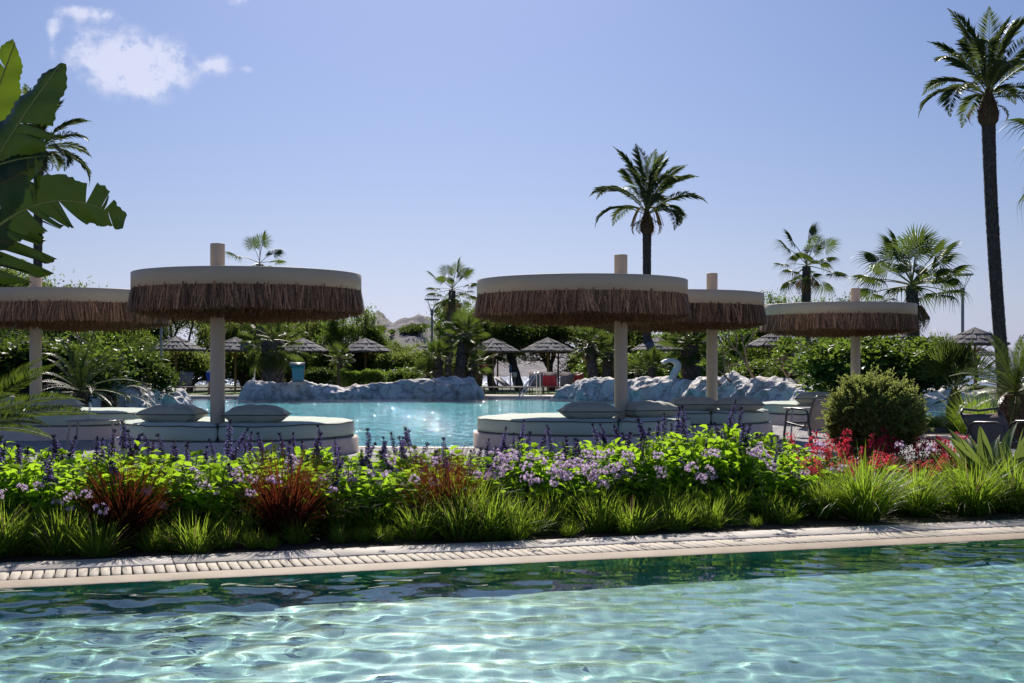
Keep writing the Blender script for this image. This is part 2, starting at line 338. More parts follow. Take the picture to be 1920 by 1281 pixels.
# ------------------------------------------------------------------ water, sea, rock materials
def wavy(t, scales, strength, dist, stretch=(1,1,1)):
    tcn = N(t, 'ShaderNodeTexCoord'); mp = N(t, 'ShaderNodeMapping', {0: tcn.outputs['Object'], 'Scale': stretch}); prev = None
    for sc, wgt in scales:
        nz = N(t, 'ShaderNodeTexNoise', {'Vector': mp.outputs[0], 'Scale': sc, 'Detail': 2.5, 'Roughness': .5, 'Distortion': .4})
        x = N(t, 'ShaderNodeMath', {0: nz.outputs[0], 1: wgt}, operation='MULTIPLY').outputs[0]
        prev = x if prev is None else N(t, 'ShaderNodeMath', {0: prev, 1: x}, operation='ADD').outputs[0]
    return N(t, 'ShaderNodeBump', {'Height': prev, 'Strength': strength, 'Distance': dist}).outputs[0]
def thin_water(name, tint_, scales, strength, dist, rough=.02):
    m, t = nt(name); nrm_ = wavy(t, scales, strength, dist)
    fr = N(t, 'ShaderNodeFresnel', {'IOR': 1.33, 'Normal': nrm_})
    g = N(t, 'ShaderNodeBsdfGlossy', {'Roughness': rough, 'Color': (1,1,1,1), 'Normal': nrm_}); tr = N(t, 'ShaderNodeBsdfTransparent', {'Color': c4(tint_)})
    ms = N(t, 'ShaderNodeMixShader', {0: fr.outputs[0], 1: tr.outputs[0], 2: g.outputs[0]}); N(t, 'ShaderNodeOutputMaterial', {0: ms.outputs[0]}); return m
MAT['lagoon'] = thin_water('lagoon_water', (.60,.99,1.0), ((1.0,1.0),(3.5,.7),(9,.22)), 1.0, .15, .02)
m, t = nt('pool_water'); nb_ = wavy(t, ((9,1.0),(26,.25)), .35, .012)
gl = N(t, 'ShaderNodeBsdfGlass', {'IOR': 1.333, 'Roughness': 0.0, 'Color': (.86,.985,.965,1)})
N(t, 'ShaderNodeOutputMaterial', {0: gl.outputs[0]}); MAT['pool_water'] = m
m, t = nt('sea_water'); nb_ = wavy(t, ((.25,1.0),(1.2,.4)), 1.0, .8)
b = N(t, 'ShaderNodeBsdfPrincipled', {'Base Color': (.02,.06,.14,1), 'Roughness': .12, 'IOR': 1.33, 'Normal': nb_}); N(t, 'ShaderNodeOutputMaterial', {0: b.outputs[0]}); MAT['sea'] = m
# mosaic: tiny tiles, each with its own tone
def mosaic(name, ca, cb, cg, size, rough=.25):
    m, t = nt(name); tcn = N(t, 'ShaderNodeTexCoord')
    mp = N(t, 'ShaderNodeMapping', {0: tcn.outputs['Object'], 'Scale': (1/size,)*3})
    fl = N(t, 'ShaderNodeVectorMath', {0: mp.outputs[0]}, operation='FLOOR'); wn = N(t, 'ShaderNodeTexWhiteNoise', {0: fl.outputs[0]})
    frc = N(t, 'ShaderNodeVectorMath', {0: mp.outputs[0]}, operation='FRACTION'); sp = N(t, 'ShaderNodeSeparateXYZ', {0: frc.outputs[0]})
    def edge(o):
        a = N(t, 'ShaderNodeMath', {0: o, 1: .08}, operation='LESS_THAN'); return a.outputs[0]
    e1 = N(t, 'ShaderNodeMath', {0: edge(sp.outputs[0]), 1: edge(sp.outputs[1])}, operation='MAXIMUM')
    mx = N(t, 'ShaderNodeMix', {0: wn.outputs[0], 6: c4(ca), 7: c4(cb)}, data_type='RGBA')
    nz = N(t, 'ShaderNodeTexNoise', {'Vector': tcn.outputs['Object'], 'Scale': .7, 'Detail': 3})
    mg = N(t, 'ShaderNodeMix', {0: e1.outputs[0], 6: mx.outputs[2], 7: c4(cg)}, data_type='RGBA')
    mv = N(t, 'ShaderNodeMath', {0: nz.outputs[0], 1: .35, 2: .82}, operation='MULTIPLY_ADD'); hv = N(t, 'ShaderNodeHueSaturation', {'Color': mg.outputs[2], 'Value': mv.outputs[0]})
    b = N(t, 'ShaderNodeBsdfPrincipled', {'Base Color': hv.outputs[0], 'Roughness': rough}); N(t, 'ShaderNodeOutputMaterial', {0: b.outputs[0]}); return m
MAT['mosaic'] = mosaic('pale_aqua_mosaic', (.32,.57,.51), (.47,.69,.62), (.58,.72,.67), .05)
MAT['mosaic_wall'] = mosaic('teal_mosaic', (.04,.46,.32), (.09,.60,.44), (.2,.48,.40), .05)
MAT['lagoon_floor'] = surf('lagoon_floor', (.03,.50,.58), (.08,.64,.70), .5, .6)
# pale sculpted rock, blue-green staining towards its wet foot
m, t = nt('pale_rock'); tcn = N(t, 'ShaderNodeTexCoord'); geo = N(t, 'ShaderNodeNewGeometry'); sp = N(t, 'ShaderNodeSeparateXYZ', {0: geo.outputs['Position']})
n1 = N(t, 'ShaderNodeTexNoise', {'Vector': tcn.outputs['Object'], 'Scale': 2.2, 'Detail': 8, 'Roughness': .65}); n2 = N(t, 'ShaderNodeTexNoise', {'Vector': tcn.outputs['Object'], 'Scale': 9, 'Detail': 6})
cr = N(t, 'ShaderNodeValToRGB', {0: n1.outputs[0]}); e = cr.color_ramp.elements; e[0].position=.32; e[0].color=(.50,.47,.45,1); e[1].position=.66; e[1].color=(.95,.89,.82,1)
q = e.new(.48); q.color = (.78,.73,.70,1)
mr = N(t, 'ShaderNodeMapRange', {0: sp.outputs[2], 1: .55, 2: -.05, 3: 0, 4: .28}); ml = N(t, 'ShaderNodeMath', {0: mr.outputs[0], 1: n2.outputs[0]}, operation='MULTIPLY')
mx = N(t, 'ShaderNodeMix', {0: ml.outputs[0], 6: cr.outputs[0], 7: (.33,.42,.48,1)}, data_type='RGBA')
bp = N(t, 'ShaderNodeBump', {'Height': n2.outputs[0], 'Strength': .7, 'Distance': .06})
n3 = N(t, 'ShaderNodeTexNoise', {'Vector': tcn.outputs['Object'], 'Scale': .8, 'Detail': 4}); rt = N(t, 'ShaderNodeMapRange', {0: n3.outputs[0], 1: .5, 2: .68, 3: 0, 4: .55})
mt = N(t, 'ShaderNodeMix', {0: rt.outputs[0], 6: mx.outputs[2], 7: (.58,.47,.36,1)}, data_type='RGBA')
wv = N(t, 'ShaderNodeVectorMath', {0: tcn.outputs['Object'], 1: n1.outputs['Color']}, operation='ADD'); vo = N(t, 'ShaderNodeTexVoronoi', {'Vector': wv.outputs[0], 'Scale': 1.5}, feature='DISTANCE_TO_EDGE')
ck = N(t, 'ShaderNodeMapRange', {0: vo.outputs['Distance'], 1: 0, 2: .05, 3: .72, 4: 1}); kc = N(t, 'ShaderNodeMix', {0: 1.0, 6: mt.outputs[2], 7: ck.outputs[0]}, data_type='RGBA', blend_type='MULTIPLY')
bp2 = N(t, 'ShaderNodeBump', {'Height': ck.outputs[0], 'Strength': .9, 'Distance': .08, 'Normal': bp.outputs[0]})
b = N(t, 'ShaderNodeBsdfPrincipled', {'Base Color': kc.outputs[2], 'Roughness': .75, 'Normal': bp2.outputs[0]}); N(t, 'ShaderNodeOutputMaterial', {0: b.outputs[0]}); MAT['rockw'] = m

# ================================================================== SETTING
def sheet(name, pts, z, mat, kind='structure', label=None):
    mb = MB(); mb.add([[x, y, z] for x, y in pts], [list(range(len(pts)))]); o = mb.obj(name, mat); tag(o, label, None, None, kind); return o
# near pool, local axes: s along the edge, t across it towards the camera
EA = R(17.6); e_s = Vector((math.cos(EA), math.sin(EA), 0)); e_t = Vector((math.sin(EA), -math.cos(EA), 0)); P0 = Vector((-3.087, 7.717, 0))
def ST(s, t, z=0): p = P0 + e_s*s + e_t*t; return Vector((p.x, p.y, z))
POOL_T0, POOL_T1, S0, S1, DEP, WZ = .84, 7.7, -9.0, 13.0, -.42, -.020
LAG = [(-15,25.5),(-9,22.5),(-6.3,21.2),(-4.4,20.0),(-2.6,19.15),(-.8,18.9),(.6,19.2),(1.7,20.4),(3.0,22.2),(4.2,24.2),(5.6,26.6),(7.4,28.0),(10,27.6),(13,28.6),(17,33),(19,42),(15,50),(6,53.2),(-15,53.2),(-22,45),(-21,34)]
def ring_ground(name, outer, inner, z, mat):
    """a sheet with a hole: bridge polygons via bmesh triangle fill"""
    import bmesh
    bm = bmesh.new(); eds = []
    for loop in [outer]+inner:
        vs = [bm.verts.new((p[0], p[1], z)) for p in loop]
        for a, b_ in zip(vs, vs[1:]+vs[:1]): eds.append(bm.edges.new((a, b_)))
    bmesh.ops.triangle_fill(bm, use_beauty=True, use_dissolve=False, edges=eds)
    for f in bm.faces:
        if f.normal.z < 0: f.normal_flip()
    me = bpy.data.meshes.new(name); bm.to_mesh(me); bm.free(); me.materials.append(mat); return link(name, me)
def poly_wall(name, loop, z0, z1, mat):
    mb = MB(); n = len(loop)
    for i in range(n):
        a, b_ = loop[i], loop[(i+1) % n]; mb.add([[a[0],a[1],z0],[b_[0],b_[1],z0],[b_[0],b_[1],z1],[a[0],a[1],z1]], [[0,1,2,3]])
    return mb.obj(name, mat)
pool_loop = [tuple(ST(s, t)[:2]) for s, t in ((S0,0.0),(S1,0.0),(S1,POOL_T1),(S0,POOL_T1))]
land = ring_ground('ground', [(-400,-60),(400,-60),(400,86),(60,90),(25,84),(-20,92),(-60,84),(-400,100)], [pool_loop, LAG], -.02, MAT['ground'])
tag(land, None, None, None, 'structure')
# the sea behind the garden
sea = sheet('sea', [(-12000,70),(12000,70),(12000,25000),(-12000,25000)], -3.0, MAT['sea'])
# bank below the land edge is the ground itself falling to the sea
bank = MB()
eL = [(-400,100),(-60,84),(-20,92),(25,84),(60,90),(400,86)]
for a, b_ in zip(eL, eL[1:]): bank.add([[a[0],a[1],-.02],[b_[0],b_[1],-.02],[b_[0],b_[1]+9,-3.5],[a[0],a[1]+9,-3.5]], [[0,1,2,3]])
bo = bank.obj('shore', MAT['ground']); tag(bo, None, None, None, 'structure')

# near pool shell
pf = MB(); 
pf.add([ST(S0,POOL_T0,DEP), ST(S1,POOL_T0,DEP), ST(S1,POOL_T1,DEP), ST(S0,POOL_T1,DEP)], [[0,3,2,1]]); pf_o = pf.obj('pool_floor', MAT['mosaic']); tag(pf_o, kind='structure')
pbd = MB(); pbd.add([ST(S0,POOL_T0,DEP+.004), ST(S1,POOL_T0,DEP+.004), ST(S1,POOL_T0+.55,DEP+.004), ST(S0,POOL_T0+.55,DEP+.004)], [[0,3,2,1]]); pb_o = pbd.obj('pool_floor_shade_band', MAT['mosaic_wall']); tag(pb_o, kind='structure')  # added teal strip: colours the shaded floor zone beside the wall
pw = MB()
def quad(mb, a, b, c, d): mb.add([a, b, c, d], [[0,1,2,3]])
quad(pw, ST(S0,POOL_T0,DEP), ST(S1,POOL_T0,DEP), ST(S1,POOL_T0,-.03), ST(S0,POOL_T0,-.03))
quad(pw, ST(S1,POOL_T1,DEP), ST(S0,POOL_T1,DEP), ST(S0,POOL_T1,0), ST(S1,POOL_T1,0))
quad(pw, ST(S0,POOL_T1,DEP), ST(S0,POOL_T0,DEP), ST(S0,POOL_T0,0), ST(S0,POOL_T1,0))
quad(pw, ST(S1,POOL_T0,DEP), ST(S1,POOL_T1,DEP), ST(S1,POOL_T1,0), ST(S1,POOL_T0,0))
pw_o = pw.obj('pool_wall', MAT['mosaic_wall']); tag(pw_o, kind='structure')
# water surface with real ripples
ds = .021; ns = int((10.2+5.5)/ds); ntt = int((POOL_T1-.80)/ds)
ss = np.linspace(-5.5, 10.2, ns); tt = np.linspace(.775, POOL_T1, ntt); SS, TT = np.meshgrid(ss, tt)
H = np.zeros_like(SS); wr = np.random.default_rng(3)
for k in range(70):
    lam = math.exp(wr.uniform(math.log(.085), math.log(.75))); th = wr.normal(1.2, .85); ph = wr.uniform(0, 6.28)
    kx, ky = math.cos(th)*2*math.pi/lam, math.sin(th)*2*math.pi/lam; slope = .0158*(.72 if lam < .17 else 1 if lam < .6 else .6)
    wob = .9*np.sin(SS*wr.uniform(.5,2)+wr.uniform(0,6))+.9*np.sin(TT*wr.uniform(.5,2)+wr.uniform(0,6))
    H += slope*lam/6.28*np.sin(kx*SS+ky*TT+ph+wob)
amp = .75+.45*np.sin(SS*.9+1.0)*np.sin(TT*.8+.5); H *= amp; H *= np.clip((TT-.80)/.25, .10, 1)
XX = P0.x + e_s.x*SS + e_t.x*TT; YY = P0.y + e_s.y*SS + e_t.y*TT
idx = np.arange(ns*ntt).reshape(ntt, ns)
wm = MB(); wm.add(np.stack([XX, YY, WZ+H], -1).reshape(-1,3), np.stack([idx[:-1,:-1], idx[1:,:-1], idx[1:,1:], idx[:-1,1:]], -1).reshape(-1,4))
water = wm.obj('pool_water', MAT['pool_water'], smooth=True); tag(water, kind='structure')
try:
    water.cycles.is_caustics_caster = True; pf_o.cycles.is_caustics_receiver = True; pw_o.cycles.is_caustics_receiver = True
except Exception as e_: print('mnee', e_)

# coping stones, overflow grate and sloping wet lip of the near pool
cop = link('pool_coping', None); tag(cop, kind='structure')
stone_me = MB(); bbox(stone_me, (0,0,0), (.996,.326,.10), .006); sm_ = stone_me.mesh('coping_stone', MAT['coping'])
for i in range(19):
    link('stone', sm_, cop, ST(S0+2+i*1.0+.5, .165, -.045), (0,0,EA))
bedm = MB(); quad(bedm, ST(S0,.33,-.085), ST(S0,.66,-.085), ST(S1,.66,-.085), ST(S1,.33,-.085))
bo_ = bedm.obj('channel', surf('dark_channel', (.09,.075,.06), (.14,.12,.09), 5, .8), cop)
sl = MB(); bbox(sl, (0,0,0), (.0525,.300,.035), .004); slm = sl.mesh('slat', MAT['slat'])
for i in range(258):
    o = link('slat', slm, cop, ST(-2.9+i*.0615+random.uniform(-.001,.001), .487, -.019+random.uniform(-.0015,.0015)), (0, random.uniform(-.01,.01), EA+random.uniform(-.012,.012)))
lip = MB(); nS = 90
sarr = np.linspace(S0, S1, nS); prof = [(.642,-.10),(.642,-.004),(.66,-.001),(.69,-.003),(.74,-.009),(.79,-.016),(.84,-.030),(.84,-.20)]
vv = np.array([[tuple(ST(s, t_, z_)) for s in sarr] for t_, z_ in prof]); ii = np.arange(len(prof)*nS).reshape(len(prof), nS)
lip.add(vv.reshape(-1,3), np.stack([ii[:-1,:-1], ii[1:,:-1], ii[1:,1:], ii[:-1,1:]], -1).reshape(-1,4)); lip.obj('lip', MAT['wetstone'], cop, smooth=True)
# deck under the photographer
sheet('near_deck', [tuple(ST(S0,POOL_T1)[:2]), tuple(ST(S0,POOL_T1+6)[:2]), tuple(ST(S1,POOL_T1+6)[:2]), tuple(ST(S1,POOL_T1)[:2])], .012, MAT['coping'])
# soil of the flower bed
soil = sheet('flower_bed_soil', [tuple(ST(S0,-.001)[:2]), tuple(ST(S1,-.001)[:2]), tuple(ST(S1,-4.2)[:2]), tuple(ST(4.0,-4.0)[:2]), tuple(ST(-1,-3.9)[:2]), tuple(ST(S0,-4.2)[:2])], -.006, MAT['soil'])

# lagoon pool
sheet('lagoon_floor', LAG, -.17, MAT['lagoon_floor']); lw = poly_wall('lagoon_wall', LAG, -.17, .0, MAT['lagoon_floor']); tag(lw, kind='structure')
sheet('lagoon_water', LAG, -.03, MAT['lagoon'])
# pale coping bands where the lagoon meets the decks
lc = link('lagoon_coping', None); tag(lc, kind='structure')
def band(pts, w, z0, z1, mat, name, parent, step=.6):
    """run of coping stones laid along a line of points"""
    acc = 0; k = 0
    for (a, b_) in zip(pts, pts[1:]):
        a, b_ = Vector((*a, 0)), Vector((*b_, 0)); L = (b_-a).length; n = max(1, round(L/step)); d = (b_-a)/L; an = math.atan2(d.y, d.x)
        for i in range(n):
            c = a + d*(L*(i+.5)/n); me = band_mesh(L/n-.006, w, z1-z0, mat); link(name, me, parent, (c.x, c.y, (z0+z1)/2), (0,0,an))
_bm = {}
def band_mesh(l, w, h, mat):
    key = (round(l, 2), w, h)
    if key not in _bm: q = MB(); bbox(q, (0,0,0), (l, w, h), .008); _bm[key] = q.mesh('coping_stone', mat)
    return _bm[key]
band([(x,y) for x, y in LAG[2:12]], .34, -.09, .004, MAT['coping'], 'stone', lc)
band([(6,53.35),(-15,53.35)], .5, -.12, .012, MAT['coping'], 'stone', lc, 1.2)

# paved deck between flower bed and lagoon
deck = link('paved_deck', None); tag(deck, kind='structure')
dk = MB(); DK = [tuple(ST(S0,-4.21)[:2]), tuple(ST(-1,-3.91)[:2]), tuple(ST(4.0,-4.01)[:2]), tuple(ST(S1,-4.21)[:2]), (17.5,33), (13.1,28.4)] + [(x, y-.18) for x, y in LAG[12:0:-1]] + [(-15,25.2)]
dk.add([[x,y,-.012] for x, y in DK], [list(range(len(DK)))]); dk.obj('joint_bed', MAT['joint'], deck)
def inside(x, y, poly):
    c = False; j = len(poly)-1
    for i in range(len(poly)):
        xi, yi = poly[i]; xj, yj = poly[j]
        if (yi > y) != (yj > y) and x < (xj-xi)*(y-yi)/(yj-yi)+xi: c = not c
        j = i
    return c
pv = MB(); cnt = 0
for r_ in range(0, 150):
    y0 = 11.5+r_*.115
    for c_ in range(0, 125):
        x0 = -9.5+c_*.172+(r_ % 2)*.086
        yy = y0+.25*math.sin(x0*.35)
        if abs(x0) > .42*yy+.6 or yy < 14.0 or not inside(x0, yy, DK) or not inside(x0+.1, yy+.12, DK): continue
        h_ = random.uniform(.0, .006); bbox(pv, (x0, yy, -.02+h_/2), (.163,.106,.045+h_), .008, random.uniform(-.03,.03), random.random()); cnt += 1
po = pv.obj('pavers', MAT['paver'], deck); tag(po, kind='stuff')
# far side: pale deck strip and bright lawn
sheet('far_deck', [(-16,53.6),(8,53.6),(9,56.6),(-16,56.6)], .002, surf('beige_concrete', (.50,.45,.38), (.60,.55,.47), 2, .8))
sheet('lawn', [(-30,56.6),(20,56.6),(22,66),(-30,66)], .001, MAT['lawn'])

# ================================================================== DAYBEDS
bark_n = mnoise.noise
def d_outline(r, split_a, off, gap, side, n=90):
    """half of a disc cut by a line through the pole (direction split_a, distance off from centre), corners rounded"""
    # line: points with dot(nv, p) = off ; keep side*(dot-off) > gap
    nv = np.array([-math.sin(split_a), math.cos(split_a)]); tv = np.array([math.cos(split_a), math.sin(split_a)])
    c0 = off + side*gap; h = math.sqrt(max(r*r-c0*c0, .01))
    a0 = math.atan2(*(nv*c0 + tv*h)[::-1]); a1 = math.atan2(*(nv*c0 - tv*h)[::-1])
    if side > 0:
        while a1 < a0: a1 += 2*math.pi
    else:
        while a1 > a0: a1 -= 2*math.pi
    cr = .07
    aa = np.linspace(a0, a1, n); arc = np.stack([r*np.cos(aa), r*np.sin(aa)], 1)
    da = cr/r; keep = (np.abs(aa-a0) > da) & (np.abs(aa-a1) > da); arc = arc[keep]
    e1 = nv*c0 - tv*(h-cr); e0 = nv*c0 + tv*(h-cr)
    line = [e1*(1-k)+e0*k for k in np.linspace(0, 1, 12)]
    def bez(a, c, b_, m=6): return [a*(1-k)**2+2*c*k*(1-k)+b_*k*k for k in np.linspace(0, 1, m+2)[1:-1]]
    pts = list(arc) + bez(arc[-1], nv*c0-tv*h, e1) + line + bez(e0, nv*c0+tv*h, arc[0])
    pts = np.array(pts)
    if side < 0: pts = pts[::-1]
    return pts
def inset(pts, d):
    t_ = nrm(np.roll(pts, -1, 0)-np.roll(pts, 1, 0)); nl = np.stack([-t_[:,1], t_[:,0]], 1); return pts + nl*d
def mattress(parent, pts, z0, z1):
    mb = MB(); n = len(pts); rings = []
    puff = lambda k: .004*math.sin(k*.9)
    for d, z in ((.02, z0), (.004, z0+.02), (-.012, (z0+z1)/2), (.0, z1-.018), (.012, z1-.004), (.04, z1+.004), (.08, .0), (.2, .0), (.32, .0), (.46, .0), (.62, .0), (.8, .0)):
        q = inset(pts, d) if d < .06 else pts*(1-d) + pts.mean(0)*d
        if z == 0: zz_ = np.array([z1+.008+.010*min(1, d*4)+.011*mnoise.noise(Vector((a*2.6, b_*2.6, 1)))+.006*mnoise.noise(Vector((a*7, b_*7, 2))) for a, b_ in q])
        else: zz_ = np.full(n, z)
        if .0 < (z-z0)/(z1-z0) < .85: q = inset(q, 0) + np.array([[.007*mnoise.noise(Vector((a*5, b_*5, z*9))), .007*mnoise.noise(Vector((a*5+9, b_*5, z*9)))] for a, b_ in q])
        rings.append(np.column_stack([q, zz_]))
    V = np.concatenate(rings); idx = np.arange(len(rings)*n).reshape(-1, n)
    mb.add(V, np.stack([idx[:-1], np.roll(idx[:-1], -1, 1), np.roll(idx[1:], -1, 1), idx[1:]], -1).reshape(-1,4)); s_ = mb.n
    c = np.array([[*pts.mean(0), z1+.018]]); mb.add(np.concatenate([rings[-1], c]), [[i, (i+1) % n, n] for i in range(n)])
    m_ = mb.obj('mattress', MAT['fabric'], parent, smooth=True)
    for zz, dd in ((z1-.010, -.002), (z0+.014, -.002)):
        pb = MB(); q = inset(pts, dd); wob = .006*np.sin(np.arange(n)*.35)+.003*np.sin(np.arange(n)*.83) if zz > z0+.1 else 0
        P_ = np.column_stack([q, zz+wob*np.ones(n)]); P_ = np.concatenate([P_, P_[:1]])
        tube(pb, P_, .0085, 5, False); pb.obj('piping', MAT['piping'], m_, smooth=True)
def thatch_mesh(seed, r):
    g = np.random.default_rng(seed); mb = MB()
    def fringe(n, r0, r1, z1, zb, zj, w, mat=0, tilt=.16, lump=1):
        a = g.uniform(0, 2*np.pi, n); lmp = np.array([.5*math.sin(x*5+seed)+.5*math.sin(x*11+seed*2)+.4*math.sin(x*23) for x in a])
        zb_ = zb + g.normal(0, zj, n) + .012*lmp*lump; ta = a + g.normal(0, tilt, n)*(z1-zb)/r0 + .10*lmp*(z1-zb)
        rr1 = r1 + g.normal(0, .018, n) + .014*lmp; rr0 = r0 + g.uniform(-.012, .012, n); w = w*g.uniform(.5, 1.7, n)
        def pt(rad, ang, z, off): return np.stack([rad*np.cos(ang)-off*np.sin(ang), rad*np.sin(ang)+off*np.cos(ang), z], -1)
        rm = rr0*.5+rr1*.5+.006; am = a*.5+ta*.5; zm = np.full(n, z1)*.5+zb_*.5
        v = np.stack([pt(rr0,a,np.full(n,z1),-w/2), pt(rr0,a,np.full(n,z1),w/2), pt(rm,am,zm,w/2), pt(rm,am,zm,-w/2), pt(rr1,ta,zb_,w*.3), pt(rr1,ta,zb_,-w*.3)], 1).reshape(-1,3)
        i = np.arange(n)[:,None]*6; f = np.concatenate([i+np.array([[0,1,2,3]]), i+np.array([[3,2,4,5]])])
        mb.add(v, f, np.repeat(g.beta(1.6, 2.2, n), 6), mat)
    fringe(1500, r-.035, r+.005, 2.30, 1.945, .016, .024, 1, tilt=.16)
    fringe(800, r-.02, r+.025, 2.30, 1.950, .010, .024, tilt=.07)
    fringe(620, r-.012, r+.036, 2.30, 1.958, .012, .016, tilt=.17, lump=1.6)
    fringe(1500, r-.03, r+.0, 2.33, 1.965, .012, .018, tilt=.25)
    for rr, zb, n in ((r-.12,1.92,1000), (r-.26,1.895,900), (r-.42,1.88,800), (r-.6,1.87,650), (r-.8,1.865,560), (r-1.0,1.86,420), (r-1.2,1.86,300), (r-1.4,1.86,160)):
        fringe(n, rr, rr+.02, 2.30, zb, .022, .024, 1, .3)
    return mb
BR, ZM0, ZM1 = 1.60, .225, .435
def daybed(label, cx, cy, pole, can_c, can_r, split, seed, detail=True, rim_segs=96):
    t_ = thing('daybed_parasol', label, 'daybed', (cx, cy, 0), 0, 'round daybeds with thatch-fringed parasols')
    b_ = MB(); lathe(b_, [(0,-1.0),(BR+.07,-1.0),(BR+.07,ZM0-.022),(BR+.05,ZM0-.004),(0,ZM0-.004)], 96); b_.obj('base', MAT['plaster'], t_)
    px, py = pole[0]-cx, pole[1]-cy; nv = (-math.sin(split), math.cos(split)); off = px*nv[0]+py*nv[1]
    for sd in (1, -1): mattress(t_, d_outline(BR, split, off, .012, sd), ZM0, ZM1)
    p_ = MB(); lathe(p_, [(.098,ZM0),(.098,2.845),(.094,2.85),(0,2.85)], 40, px, py); p_.obj('pole', MAT['metal'], t_, smooth=True)
    for poly in p_.v[:0]: pass
    ox, oy = can_c[0]-cx, can_c[1]-cy
    r_ = MB(); lathe(r_, [(can_r-.03,2.265),(can_r,2.265),(can_r,2.487),(can_r-.006,2.492),(can_r-.2,2.50),(.0,2.55)], 128, ox, oy); lathe(r_, [(can_r-.03,2.265),(can_r-.03,2.46),(0,2.46)], 96, ox, oy)
    ro = r_.obj('canopy_rim', MAT['metal'], t_)
    # flat box section spokes carrying the canopy from the pole
    k_ = MB()
    for i in range(6):
        a = i*math.pi/3+.3; d = Vector((math.cos(a), math.sin(a), 0)); q = Vector((ox, oy, 2.41)); s0 = Vector((px, py, 2.41)); e0 = q + d*(can_r-.05)
        tube(k_, [s0, e0], .02, 6)
    k_.obj('canopy_spoke', MAT['metal'], t_)
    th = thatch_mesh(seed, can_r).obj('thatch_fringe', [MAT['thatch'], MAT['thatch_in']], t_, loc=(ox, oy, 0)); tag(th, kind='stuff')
    return t_
BEDS = [  # label, centre px, Y, pole px, pole Y, canopy centre px, canopy Y, split
 ('round sage daybed in front of the left rock, its pole rising near two pillows', 125, 22.3, 67, 21.6, 139, 22.3, 1.62),
 ('biggest round daybed, seam of its mattress showing beside the pole, nearest the flower bed', 448, 18.0, 408, 17.2, 465, 18.0, 1.80),
 ('round daybed with the pale sunlit mattress top behind the lilac flower heads', 1094, 19.4, 1164, 18.9, 1091, 19.3, 1.45),
 ('round daybed half hidden behind its larger neighbour, between two canopies', 1270, 22.9, 1335, 22.6, 1264, 22.9, 1.40),
 ('smallest looking round daybed, partly behind the clipped ball shrub', 1566, 27.2, 1604, 26.8, 1573, 26.8, 1.50)]
for i, (lb, cu, cY, pu, pY, ku, kY, sp_) in enumerate(BEDS):
    daybed(lb, X_(cu,cY), cY, (X_(pu,pY), pY), (X_(ku,kY), kY), 1.585 if i not in (4,) else 1.57, sp_, 20+i)

# ------------------------------------------------------------------ pillows
def pillow_mesh(seed, w=.85, d=.60, h=.262):
    g = random.Random(seed); mb = MB(); n, m2 = 36, 26; top = []; bot = []
    us = np.linspace(-1, 1, n); vs = np.linspace(-1, 1, m2); V = []
    for sgn in (1, -1):
        for v in vs:
            for u in us:
                e = (max(0, 1-abs(u)**3.4)**.55)*(max(0, 1-abs(v)**3.2)**.55)
                x = u*(1-.10*(1-v*v)**1.0)*w/2; y = v*(1-.10*(1-u*u))*d/2
                wr_ = mnoise.noise(Vector((u*2.3+seed*3, v*2.3, sgn*2.0)))*.02 + mnoise.noise(Vector((u*6+seed*3, v*3, sgn*5.0)))*.008
                rad = math.hypot(u, v); crease = .012*math.sin(math.atan2(v, u)*14+seed)*max(0, rad-.65)*e*2
                z = sgn*(h/2*e + (wr_+crease)*min(1, e*2.5))
                if sgn < 0: z = max(z, -h/2*.80)
                V.append([x, y, z+h*.40+.012])
    idx = np.arange(n*m2).reshape(m2, n)
    q = np.stack([idx[:-1,:-1], idx[:-1,1:], idx[1:,1:], idx[1:,:-1]], -1).reshape(-1,4)
    mb.add(V, np.concatenate([q, (q+n*m2)[:, ::-1]])); me = mb.mesh('pillow_cover', MAT['pillow'], True)
    pb = MB(); T = np.array(V[:n*m2]).reshape(m2, n, 3); loop = np.concatenate([T[0], T[1:,-1], T[-1,-2::-1], T[-2:0:-1,0], T[0,:1]])
    tube(pb, loop, .0075, 5, False); return me, pb.mesh('pillow_piping', MAT['piping'], True)
pil = [pillow_mesh(k) for k in range(4)]
PIL = [('pale grey pillow at the picture edge on the daybed before the left rock', 2, 21.4, 22, .15, 0),
 ('grey pillow right of the pole on the daybed before the left rock', 106, 21.2, 8, 0, 1),
 ('light grey pillow just left of the pole on the biggest daybed', 323, 17.35, -6, .1, 2),
 ('dark sage pillow just right of the pole on the biggest daybed', 482, 17.1, 4, 0, 3),
 ('dark sage pillow against the pole of the sunlit daybed', 1104, 18.45, 5, 0, 1),
 ('tan pillow behind the pole of the sunlit daybed', 1216, 18.95, 24, .1, 2),
 ('grey pillow left of the pole on the half hidden daybed', 1300, 22.0, 4, 0, 0),
 ('plump grey pillow right of the pole on the half hidden daybed', 1386, 21.95, -8, 0, 3),
 ('sunlit cream pillow on the smallest looking daybed beside the ball shrub', 1528, 26.1, -12, .1, 1)]
for lb, u, Y, rz, til, k in PIL:
    t_ = thing('pillow', lb, 'pillow', (X_(u,Y), Y, ZM1+.004), R(rz), 'scatter pillows on the daybeds')
    link('cover', pil[k][0], t_); link('piping', pil[k][1], t_)

